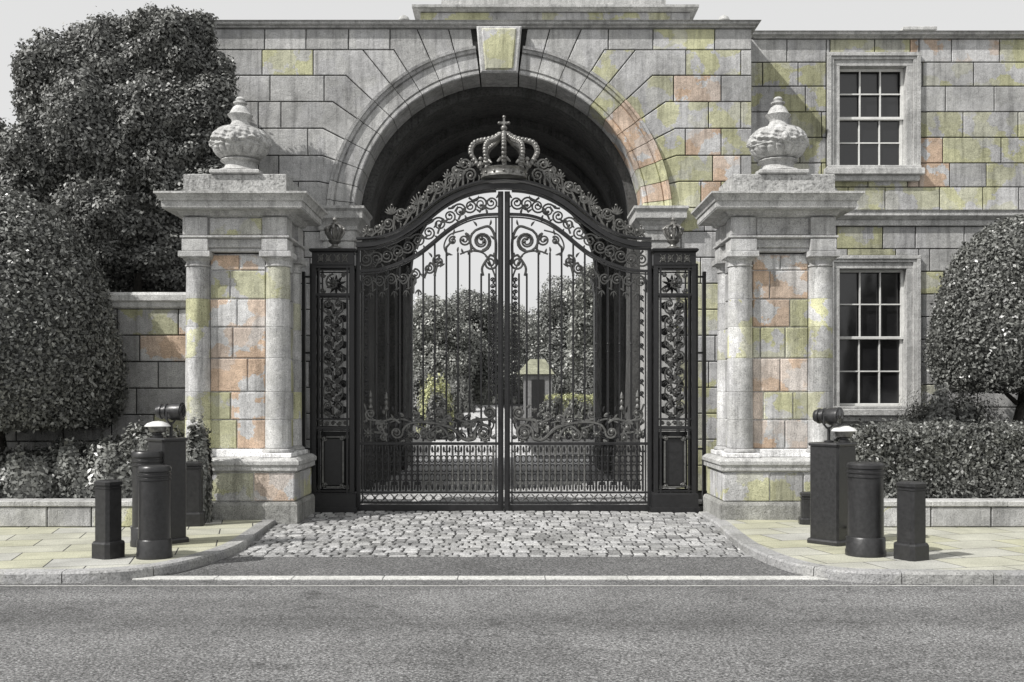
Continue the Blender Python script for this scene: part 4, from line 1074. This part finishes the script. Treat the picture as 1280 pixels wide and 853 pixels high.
# ------------------------------------------------------------------ security bollards and lamps
def square_bollard(px, base, hpx, wpx, rot, label, grp, name='square_bollard', tall=False):
    Y = GY(base) + .0; X = WX(px, Y); h = hpx * Y / F; w_ = wpx * Y / F / (abs(math.cos(rot)) + abs(math.sin(rot)))
    t = thing(name, (X, Y, 0), label, 'bollard', grp)
    def prism(mb, prof, bevf=.16):
        n = 8; vs, fs = [], []
        for (o, z) in prof:
            a = w_ / 2 + o; b = a * (1 - bevf * 2)
            for (u, v) in ((a, -b), (a, b), (b, a), (-b, a), (-a, b), (-a, -b), (-b, -a), (b, -a)):
                vs.append((X + u * math.cos(rot) - v * math.sin(rot), Y + u * math.sin(rot) + v * math.cos(rot), z))
        k = len(prof)
        for i in range(k - 1):
            for j in range(8): fs.append((i * 8 + j, i * 8 + (j + 1) % 8, (i + 1) * 8 + (j + 1) % 8, (i + 1) * 8 + j))
        fs += [tuple(range(7, -1, -1)), tuple((k - 1) * 8 + j for j in range(8))]; mb.add(vs, fs)
    bf = .06 if tall else .14
    bh = .07 if tall else h * .22
    mb = MB(); prism(mb, [(.03, 0), (.03, bh - .03), (.02, bh - .01), (0, bh)], bf); link('base', mb, M['bollard'], t)
    mb = MB(); prism(mb, [(0, bh + .001), (0, h - .1 if not tall else h - .05)], bf); body = link('body', mb, M['bollard'], t)
    mb = MB()
    if tall: prism(mb, [(-.01, h - .049), (.015, h - .045), (.02, h - .02), (.012, h - .004), (-.02, h)], bf)
    else: prism(mb, [(-.008, h - .099), (.008, h - .095), (.008, h - .08), (-.008, h - .075), (-.008, h - .06), (.01, h - .055), (.01, h - .02), (-.02, h - .003), (-.06, h)], bf)
    link('cap', mb, M['bollard'], t)
    if tall:
        mb = MB(); dx, dy = math.cos(rot - R(90)), math.sin(rot - R(90))
        px_, py_ = X + dx * (w_ / 2 + .004) , Y + dy * (w_ / 2 + .004)
        sgn = -1 if X < 0 else 1
        mb.tube([(X + sgn * w_ * .35, Y - w_ * .45, .22), (X + sgn * (w_ * .35 + .28), Y - w_ * .55, .22)], .022, 10); link('tie_rod', mb, M['crown'], t)
    return X, Y, h
def round_bollard(px, base, hpx, wpx, label, grp):
    Y = GY(base); X = WX(px, Y); h = hpx * Y / F; r = wpx * Y / F / 2
    t = thing('round_bollard', (X, Y, 0), label, 'bollard', grp)
    mb = MB(); mb.lathe([(r * 1.12, 0), (r * 1.12, h * .05), (r * 1.08, h * .07), (r * 1.08, h * .19), (r * 1.02, h * .205)], X, Y, 48); link('base', mb, M['bollard'], t)
    mb = MB(); mb.lathe([(r * .99, h * .206), (r * .97, h * .84)], X, Y, 48); link('body', mb, M['bollard'], t)
    mb = MB(); mb.lathe([(r * .96, h * .841), (r * 1.03, h * .845), (r * 1.03, h * .865), (r * .97, h * .87), (r * .97, h * .885), (r * 1.03, h * .89), (r * 1.03, h * .91), (r * .97, h * .915), (r * .97, h * .93), (r * 1.04, h * .94), (r * 1.04, h * .975), (r * .95, h * .995), (r * .8, h)], X, Y, 48); link('cap', mb, M['bollard'], t)
grp1, grp2, grp3 = 'short square bollards', 'round bollards', 'tall square bollards carrying lamps'
square_bollard(135.5, 697, 97, 34, R(-28), 'short square bollard outermost in front of the left low bushes', grp1)
square_bollard(1139, 699, 97, 37, R(28), 'short square bollard outermost in front of the clipped box hedge', grp1)
square_bollard(242, 657, 80, 24, R(10), 'short square bollard tucked against the plinth of the left pillar', grp1)
square_bollard(1011, 655, 40, 22, R(-10), 'stubby square bollard half hidden behind the tall one at the right pillar plinth', grp1)
round_bollard(193, 697, 115, 39, 'fat round ringed bollard between short and tall ones at the left kerb', grp2)
round_bollard(1082, 694, 116, 44, 'fat round ringed bollard between short and tall ones at the right kerb', grp2)
round_bollard(184, 682, 118, 36, 'round ringed bollard standing behind another round one at the left kerb', grp2)
bl = square_bollard(209, 678, 131, 48, R(-38), 'tall square bollard topped with lamps before the pillar by the garden wall', grp3, 'lamp_bollard', True)
br_ = square_bollard(1041, 679, 126, 58, R(40), 'tall square bollard topped with lamps before the pillar by the sash window', grp3, 'lamp_bollard', True)
def floodlight(b, px, aim, label):
    X0, Y, h = b; X = WX(px, Y)
    t = thing('floodlight', (X, Y, h), label, 'floodlight', 'black floodlights on the tall bollards')
    a = Vector(aim).normalized(); c = Vector((X, Y, h + .335))
    mb = MB(); mb.lathe([(.06, h + .001), (.06, h + .02), (.02, h + .03), (.02, h + .2)], X, Y, 16)
    side = a.cross(Vector((0, 0, 1))).normalized()
    mb.tube([c + side * .135 + Vector((0, 0, .0)), c + side * .14 + Vector((0, 0, -.1)), c + side * .05 + Vector((0, 0, -.15)), c - side * .05 + Vector((0, 0, -.15)), c - side * .14 + Vector((0, 0, -.1)), c - side * .135], .014, 8)
    link('stand', mb, M['bollard'], t)
    prof = [(.05, -.2), (.075, -.19), (.085, -.15), (.1, -.14), (.1, -.12), (.085, -.11), (.085, -.08), (.105, -.07), (.105, -.05), (.09, -.04), (.112, .02), (.115, .12), (.12, .125), (.12, .15), (.105, .152)]
    m2 = MB(); m2.lathe(prof, 0, 0, 28); Rm = a.to_track_quat('Z', 'Y').to_matrix()
    mb = MB(); mb.add([c + Rm @ Vector(v) for v in m2.v], m2.f, smooth=True); hd = link('lamp_body', mb, M['bollard'], t)
    m2 = MB(); m2.lathe([(.098, .1525), (.09, .165), (.05, .175), (.005, .178)], 0, 0, 24)
    mb = MB(); mb.add([c + Rm @ Vector(v) for v in m2.v], m2.f, smooth=True); link('lens', mb, M['glass'], hd)
def dome(b, px, label):
    X0, Y, h = b; X = WX(px, Y) ; Y -= .06
    t = thing('dome_lamp', (X, Y, h), label, 'dome lamp', 'white dome lamps on the tall bollards')
    mb = MB(); mb.lathe([(.07, h + .001), (.07, h + .03), (.05, h + .04), (.05, h + .06)], X, Y, 20); link('base', mb, M['bollard'], t)
    mb = MB(); mb.lathe([(.06, h + .061), (.1, h + .075), (.115, h + .11), (.115, h + .14)], X, Y, 28); link('globe', mb, M['crown'], t)
    mb = MB(); mb.lathe([(.16, h + .141), (.165, h + .15), (.13, h + .185), (.06, h + .21), (.01, h + .215)], X, Y, 28); link('hood', mb, M['lampwhite'], t)
floodlight(bl, 214, (.9, -.1, 0), 'black floodlight on the tall bollard by the left pillar')
dome(bl, 199, 'white hooded dome lamp on the tall bollard by the left pillar')
floodlight(br_, 1036, (.72, -.68, -.02), 'black floodlight on the tall bollard by the right pillar')
dome(br_, 1053, 'white hooded dome lamp on the tall bollard by the right pillar')

# ------------------------------------------------------------------ foliage
def leaves(name, pts, nrm, size, mat, parent, seed, jit=.8, var=(.45, 1.7), aspect=.55):
    g = np.random.default_rng(seed); n = len(pts)
    nn = nrm + g.normal(0, jit, (n, 3)); nn /= np.linalg.norm(nn, axis=1)[:, None]
    t = np.cross(nn, g.normal(0, 1, (n, 3))); t /= np.linalg.norm(t, axis=1)[:, None] + 1e-9
    b = np.cross(nn, t); s = size * g.uniform(.6, 1.35, (n, 1))
    V = np.empty((n, 4, 3)); V[:, 0] = pts - t * s; V[:, 1] = pts + b * s * aspect + nn * s * .18; V[:, 2] = pts + t * s; V[:, 3] = pts - b * s * aspect + nn * s * .18
    mb = MB.__new__(MB)
    me = bpy.data.meshes.new(name); org = np.array(WORG[parent])
    me.vertices.add(4 * n); me.vertices.foreach_set('co', (V - org).astype(np.float32).ravel())
    me.loops.add(4 * n); me.loops.foreach_set('vertex_index', np.arange(4 * n, dtype=np.int32))
    me.polygons.add(n); me.polygons.foreach_set('loop_start', np.arange(0, 4 * n, 4, dtype=np.int32)); me.polygons.foreach_set('loop_total', np.full(n, 4, dtype=np.int32))
    me.update()
    at = me.attributes.new('tint', 'FLOAT_COLOR', 'FACE'); c = np.ones((n, 4), np.float32); c[:, :3] = g.uniform(var[0], var[1], (n, 1)); at.data.foreach_set('color', c.ravel())
    me.materials.append(mat); me.validate()
    o = bpy.data.objects.new(name, me); COL.objects.link(o); o.parent = parent; WORG[o] = WORG[parent]; return o
def trunk(parent, x, y, z0, z1, r, limbs=5, spread=1.0, seed=1):
    g = random.Random(seed); mb = MB()
    pts = [(x + g.uniform(-.04, .04) * i, y + g.uniform(-.04, .04) * i, z0 + (z1 - z0) * i / 5) for i in range(6)]
    mb.tube(pts, [r * 1.35, r, r * .93, r * .85, r * .72, r * .5], 12)
    for i in range(limbs):
        a = 2 * math.pi * i / limbs + g.uniform(-.4, .4); zz = z0 + (z1 - z0) * g.uniform(.55, .95); l = spread * g.uniform(.6, 1.1)
        p = [(x, y, zz), (x + math.cos(a) * l * .4, y + math.sin(a) * l * .4, zz + l * .4), (x + math.cos(a) * l, y + math.sin(a) * l, zz + l * .95)]
        mb.tube(p, [r * .5, r * .34, r * .12], 8)
    link('trunk', mb, M['bark'], parent)
def tree(name, x, y, z0, lobes, nleaf, size, mat, label, cat='tree', group=None, tr=.22, seed=1, nclump=60, var=(.35, 1.9)):
    """lobes: (cx, cy, cz, rx, ry, rz); clumps of leaves over each lobe's surface and inside"""
    t = thing(name, (x, y, z0), label, cat, group)
    zt_ = min(l[2] for l in lobes)
    trunk(t, x, y, z0 - .1, zt_, tr, 6, max(l[3] for l in lobes) * .7, seed)
    g = np.random.default_rng(seed); P_, N_ = [], []
    wts = np.array([l[3] * l[5] for l in lobes]); wts = wts / wts.sum()
    for l, wt in zip(lobes, wts):
        c = np.array(l[:3]); rr_ = np.array(l[3:6]); k = int(nleaf * wt)
        d = g.normal(0, 1, (k, 3)); d /= np.linalg.norm(d, axis=1)[:, None]
        w3 = g.normal(0, 1, (14, 3)); fr = np.concatenate([np.full(5, 3.2), np.full(5, 7.5), np.full(4, 15.)]); am = np.concatenate([np.full(5, .09), np.full(5, .075), np.full(4, .045)]); ph = g.uniform(0, 6.3, 14)
        def bump(e): return (np.sin(e @ (w3 * fr[:, None] / 1.7).T + ph) * am).sum(1)
        bu = bump(d); inner = g.uniform(0, 1, k)
        rad_ = np.where(inner < .72, g.normal(.97, .05, k), g.uniform(.45, .95, k)) + bu
        q_ = c + d * rr_ * rad_[:, None] * 1.0 + g.normal(0, size * .9, (k, 3))
        e1 = np.cross(d, [0.3, .2, 1.0]); e1 /= np.linalg.norm(e1, axis=1)[:, None] + 1e-9; e2 = np.cross(d, e1)
        g1 = (bump(d + e1 * .03) - bu) / .03; g2 = (bump(d + e2 * .03) - bu) / .03
        nr = d - (e1 * g1[:, None] + e2 * g2[:, None]) * .9
        P_.append(q_); N_.append(nr + np.array([0, 0, .25]))
    leaves('crown', np.concatenate(P_), np.concatenate(N_), size, mat, t, seed + 5, .6, var)
    return t
def shell(fn, n, seed, jitter):
    """fn(rng, n) -> points, normals on the clipped surface; leaves sit just in and out of it"""
    g = np.random.default_rng(seed); p, nr = fn(g, n); return p + nr * g.normal(-.5, .8, (n, 1)) * jitter + g.normal(0, jitter * .5, (n, 3)), nr
def dome_fn(cx, cy, zb, zt, r, pw=2.3):
    H = zt - zb
    def prof(v):  # radius at height fraction
        return np.where(v < .22, .86 + .14 * np.sqrt(np.clip(v / .22, 0, 1)), (1 - np.clip((v - .22) / .78, 0, 1) ** pw) ** (1 / 1.75))
    def fn(g, n):
        nb = n // 6
        v = 1 - (1 - g.uniform(0, 1, n - nb)) ** 1.0; v = np.clip(g.uniform(0, 1.0, n - nb), 0, .999)
        k = n // 5; v[:k] = 1 - (g.uniform(0, 1, k) ** 2) * .25
        a = g.uniform(0, 2 * math.pi, n - nb); rr_ = r * prof(v)
        wob = 1 + .03 * np.sin(5 * a + 7 * v) + .02 * np.sin(11 * a - 9 * v)
        p = np.stack([cx + rr_ * wob * np.cos(a), cy + rr_ * wob * np.sin(a), zb + H * v], 1)
        dr = (prof(np.clip(v + .02, 0, .999)) - prof(np.clip(v - .02, 0, .999))) * r / (.04 * H)
        nr = np.stack([np.cos(a), np.sin(a), -dr], 1); nr /= np.linalg.norm(nr, axis=1)[:, None]
        a2 = g.uniform(0, 2 * math.pi, nb); r2 = r * .88 * np.sqrt(g.uniform(0, 1, nb))
        p2 = np.stack([cx + r2 * np.cos(a2), cy + r2 * np.sin(a2), np.full(nb, zb)], 1); n2 = np.tile([0, 0, -1.0], (nb, 1))
        return np.concatenate([p, p2]), np.concatenate([nr, n2])
    return fn, prof
def topiary(cx, cy, z0, zb, zt, r, label, seed, n=42000, size=.05, tr=.1, mat='leaf_mid', pw=2.3):
    t = thing('topiary_tree', (cx, cy, z0), label, 'topiary tree', 'round clipped topiary trees')
    trunk(t, cx, cy, z0 - .1, zb + .6, tr, 5, r * .5, seed)
    fn, prof = dome_fn(cx, cy, zb, zt, r, pw)
    p, nr = shell(fn, n, seed, .06)
    leaves('crown', p, nr, size, M[mat], t, seed, .75, (.3, 2.1))
    mb = MB(); vs_ = [i / 14 for i in range(15)]
    mb.lathe([(max(.02, (r - .14) * float(prof(np.array(min(v, .985))))), zb + .1 + (zt - zb - .22) * v) for v in vs_], cx, cy, 32, (.8, .8, .8)); link('inner_foliage', mb, M['leaf_dark'], t)
    return t
topiary(WX(2, 16.9), 16.9, .33, WZ(529, 16.9), WZ(246, 16.9), 142 * 16.9 / F, 'large round clipped topiary tree by the garden wall with its bare stem in shade', 3, 120000, .036, .13, pw=2.05)
topiary(WX(1272, 19.6), 19.6, .33, WZ(484, 19.6), WZ(278, 19.6), 101 * 19.6 / F, 'round clipped topiary tree on a bare trunk beside the lower sash window', 4, 85000, .036, .1, pw=2.2)

def box_hedge(x0, x1, y0, y1, z0, z1, label, seed, n=30000, mat='leaf_mid', name='box_hedge', cat='hedge', group=None):
    t = thing(name, ((x0 + x1) / 2, (y0 + y1) / 2, z0), label, cat, group)
    g = np.random.default_rng(seed); ar = [(x1 - x0) * (z1 - z0), (x1 - x0) * (y1 - y0), (y1 - y0) * (z1 - z0) * 2]; pr = np.array(ar) / sum(ar)
    ks = (pr * n).astype(int); P_, N_ = [], []
    wob = lambda a, b: .035 * np.sin(3.1 * a + 2.3 * b) + .025 * np.sin(7.7 * a - 5 * b)
    u = g.uniform(x0, x1, ks[0]); v = g.uniform(z0, z1, ks[0]); P_.append(np.stack([u, y0 + wob(u, v), v], 1)); N_.append(np.tile([0, -1., 0], (ks[0], 1)))
    u = g.uniform(x0, x1, ks[1]); v = g.uniform(y0, y1, ks[1]); P_.append(np.stack([u, v, z1 + wob(u, v)], 1)); N_.append(np.tile([0, 0, 1.], (ks[1], 1)))
    k = ks[2]; u = g.uniform(y0, y1, k); v = g.uniform(z0, z1, k); sd_ = g.integers(0, 2, k); P_.append(np.stack([np.where(sd_, x1, x0), u, v], 1)); N_.append(np.stack([np.where(sd_, 1., -1.), 0 * u, 0 * u], 1))
    P_ = np.concatenate(P_); N_ = np.concatenate(N_); P_ = P_ + N_ * g.normal(-.02, .05, (len(P_), 1)) + g.normal(0, .03, P_.shape)
    leaves('foliage', P_, N_, .032, M[mat], t, seed, .75, (.3, 2.1))
    mb = MB(); mb.box(x0 + .1, x1 - .1, y0 + .1, y1 - .1, z0, z1 - .1, .05, (.8, .8, .8)); link('inner_foliage', mb, M['leaf_dark'], t)
def bush(cx, cy, z0, rx, ry, h, label, seed, n=9000, mat='leaf_mid', size=.045, name='bush', group=None):
    t = thing(name, (cx, cy, z0), label, 'bush', group)
    g = np.random.default_rng(seed); d = g.normal(0, 1, (n, 3)); d[:, 2] = np.abs(d[:, 2]); d /= np.linalg.norm(d, axis=1)[:, None]; d = np.sign(d) * np.abs(d) ** .75
    az = np.arctan2(d[:, 1], d[:, 0]); lump = 1 + .1 * np.sin(5 * az + 3 * d[:, 2] + seed) + .08 * np.sin(9 * az - 6 * d[:, 2]) + g.normal(-.06, .09, n)
    p = np.array([cx, cy, z0]) + d * np.array([rx, ry, h]) * lump[:, None]
    leaves('foliage', p, d + np.array([0, 0, .3]), size, M[mat], t, seed, .8, (.3, 2.1))
    mb = MB(); mb.ball((cx, cy, z0), .84, 20, 12, (rx, ry, h), (.8, .8, .8)); link('inner_foliage', mb, M['leaf_dark'], t)
box_hedge(5.35, 9.6, 15.62, 17.0, .33, WZ(541, 15.7), 'long clipped box hedge above the low planter wall under the window', 21, 75000)
sg_ = 'low rounded bushes along the left planter'
for i, (px, w_, top, yy, lab) in enumerate(((22, 62, 570, 15.95, 'low rounded bush at the far left end of the planter'), (88, 58, 562, 16.1, 'low rounded bush behind the short square bollard at left'), (140, 50, 560, 16.05, 'low bush showing between short and round bollards at left'), (186, 50, 545, 16.3, 'taller loose bush beneath the left dome lamp'), (247, 15, 547, 15.72, 'small bush squeezed between left tall bollard and pillar plinth'))):
    k = yy / F; bush(WX(px, yy), yy, .33 if px < 220 else 0, w_ * k, .5 if px < 220 else .17, WZ(top, yy) - (.33 if px < 220 else 0), lab, 30 + i, 16000, 'leaf_mid', .038, group=sg_)
kk = 19.4 / F; bush(WX(1184, 19.4), 19.4, .33, 58 * kk, .8, WZ(500, 19.4) - .33, 'dark rounded shrub behind the box hedge next to the lower window', 41, 18000, 'leaf_dark', .038, name='shrub')

# big trees behind the garden wall
def px_lobes(Y, L_): return [(WX(a, Y + dy), Y + dy, WZ(b, Y + dy), rx * .92 * Y / F, rx * Y / F * .83, rz * .92 * Y / F) for a, b, rx, rz, dy in L_]
Yt = 19.6
tree('broadleaf_tree', WX(165, Yt), Yt, 0, px_lobes(Yt, [(160, 165, 118, 125, .5), (218, 72, 58, 55, 0), (160, 88, 62, 58, .3), (100, 92, 56, 52, .2), (60, 120, 38, 52, .2), (240, 135, 46, 62, -.2), (150, 170, 84, 72, -.3), (70, 195, 56, 56, -.2), (222, 220, 58, 66, -.3), (150, 260, 76, 66, -.4), (200, 315, 70, 50, -.2), (130, 320, 60, 45, -.3), (40, 220, 48, 46, 0), (190, 42, 30, 26, 0), (248, 44, 22, 26, .1), (130, 52, 26, 20, .1), (40, 90, 20, 24, .2), (272, 95, 18, 26, 0), (276, 160, 15, 30, 0), (255, 285, 26, 40, .2)]), 470000, .04, M['leaf_dark'],
     'big dark broadleaf tree behind the garden wall beside the arched block', group=None, tr=.28, seed=11, nclump=190, var=(.25, 2.3))
Yt = 20.4
tree('broadleaf_tree', WX(-30, Yt), Yt, 0, px_lobes(Yt, [(15, 232, 58, 56, 0), (-60, 210, 80, 80, 0), (-20, 300, 90, 70, .2), (55, 300, 50, 70, 0)]), 120000, .047, M['leaf_dark'],
     'lower dark broadleaf tree at the left edge behind the large topiary', tr=.22, seed=12, nclump=90, var=(.25, 2.3))

# ------------------------------------------------------------------ garden beyond the passage
m = MB(); pts = []
for i in range(30):
    y = 32.9 + i * 1.6; c = -.9 - .055 * (y - 33) ; hw = 1.75 + .01 * i
    pts.append((c, y, hw))
vs = []; fs = []
for c, y, hw in pts: vs += [(c - hw, y, terr(0, y) + .03), (c + hw, y, terr(0, y) + .03)]
for i in range(len(pts) - 1): fs.append((2 * i, 2 * i + 1, 2 * i + 3, 2 * i + 2))
m.add(vs, fs); struct('garden_drive', m, M['gravel'])
gt = 'garden trees seen through the gate'
for i, (px, Y, top, rx, mt, lab) in enumerate((
        (545, 62, 372, 44, 'leaf_mid', 'broad garden tree at the left of the view through the gate'),
        (590, 66, 362, 40, 'leaf_dark', 'taller garden tree left of the meeting stile seen through bars'),
        (632, 80, 382, 34, 'leaf_mid', 'garden tree directly behind the meeting stile'),
        (660, 90, 397, 26, 'leaf_pale', 'small pale garden tree in the dip of the treeline behind the lodge'),
        (716, 66, 345, 46, 'leaf_dark', 'tall dark garden tree right of the lodge seen through bars'),
        (755, 52, 330, 40, 'leaf_mid', 'tallest garden tree at the right of the view through the gate'))):
    k = Y / F; z0 = terr(0, Y); zt_ = WZ(top, Y); x = WX(px, Y); r_ = rx * k; hgt = zt_ - z0
    lob = [(x, Y, zt_ - r_ * .7, r_ * .8, r_ * .8, r_ * .7), (x - r_ * .4, Y + .3, zt_ - r_ * .95, r_ * .5, r_ * .5, r_ * .5), (x + r_ * .45, Y - .3, zt_ - r_ * 1.0, r_ * .5, r_ * .5, r_ * .5), (x, Y - 1, z0 + hgt * .16, r_ * 1.0, r_ * .8, hgt * .18), (x - r_ * .45, Y, z0 + hgt * .48, r_ * .75, r_ * .7, hgt * .28), (x + r_ * .45, Y + .5, z0 + hgt * .45, r_ * .75, r_ * .7, hgt * .28), (x, Y - .6, z0 + hgt * .32, r_ * .85, r_ * .8, hgt * .24)]
    tree('garden_tree', x, Y, z0, lob, 42000, .09, M['garden_' + mt], lab, group=gt, tr=.25, seed=60 + i, nclump=90, var=(.3, 2.6))
for i, (px, Y, top, rx) in enumerate(((520, 100, 400, 70), (600, 105, 410, 60), (690, 105, 405, 60), (770, 100, 395, 60))):
    k = Y / F; z0 = terr(0, Y); bush(WX(px, Y), Y, z0, rx * k, 3, WZ(top, Y) - z0, ('distant hedgerow mass behind the left garden trees', 'distant hedgerow mass behind the meeting stile', 'distant hedgerow mass behind the lodge', 'distant hedgerow mass behind the right garden trees')[i], 80 + i, 9000, 'leaf_dark', .2, 'distant_shrubbery', 'distant shrubbery beyond the garden')
def gz(Y): return terr(0, Y)
Y = 44; bush(WX(544, Y), Y, gz(Y), 20 * Y / F, .6, WZ(480, Y) - gz(Y), 'golden leaved rounded bush left of the drive beyond the passage', 90, 5000, 'leaf_gold', .06, 'golden_bush')
Y = 41; bush(WX(546, Y), Y, gz(Y), 14 * Y / F, .45, WZ(496, Y) - gz(Y), 'dark clipped ball bush in front of the golden bush beyond the passage', 91, 5000, 'leaf_dark', .05, 'ball_bush')
Y = 46; box_hedge(WX(684, Y), WX(765, Y), Y, Y + 1, gz(Y), WZ(496, Y), 'golden clipped hedge right of the drive beyond the passage', 92, 9000, 'leaf_gold', 'golden_hedge')
ga = 'low garden shrubs beside the drive'
for i, (px, Y, w_, top, mt, lab) in enumerate(((566, 47, 12, 492, 'leaf_mid', 'low shrub between the golden bush and the drive'), (530, 52, 20, 470, 'leaf_dark', 'dark taller shrub behind the golden bush'), (576, 57, 16, 478, 'leaf_dark', 'dark shrub at the foot of the left garden trees'), (707, 52, 15, 476, 'leaf_mid', 'rounded shrub between the lodge and the golden hedge'),
        (735, 50, 22, 462, 'leaf_dark', 'tall dark shrub behind the golden hedge'), (690, 43, 15, 503, 'leaf_mid', 'low shrub in front of the golden hedge near the drive'), (722, 42, 20, 506, 'leaf_pale', 'pale low shrub in front of the golden hedge'), (640, 66, 22, 476, 'leaf_mid', 'shrub behind the meeting stile left of the lodge'), (606, 64, 18, 480, 'leaf_pale', 'pale shrub at the far end of the drive'))):
    bush(WX(px, Y), Y, gz(Y), w_ * Y / F, .7, WZ(top, Y) - gz(Y), lab, 110 + i, 5000, mt, .07, 'garden_shrub', ga)
Y = 49; x0, x1 = WX(655, Y), WX(690, Y); z0, z1 = gz(Y), WZ(468, Y)
t = thing('garden_lodge', ((x0 + x1) / 2, Y, z0), 'small grey lodge with pale pitched roof beyond the passage', 'lodge')
mb = MB(); mb.box(x0, x1, Y, Y + 2, z0 - .2, z1, .01); link('wall', mb, M['lodge'], t)
mb = MB(); mb.add([(x0 - .35, Y - .15, z1 + .002), (x1 + .12, Y - .15, z1 + .002), (x1 + .12, Y + 2.15, z1 + .002), (x0 - .35, Y + 2.15, z1 + .002), (x0 + .3, Y + 1, z1 + .75), (x1 - .3, Y + 1, z1 + .75)], [(0, 1, 5, 4), (2, 3, 4, 5), (0, 4, 3), (1, 2, 5), (3, 2, 1, 0)]); link('roof', mb, M['lodgeroof'], t)
mb = MB(); mb.box(x0 + .35, x0 + .95, Y - .03, Y - .002, z0, z1 - .25, .005); link('door', mb, M['bollard'], t)
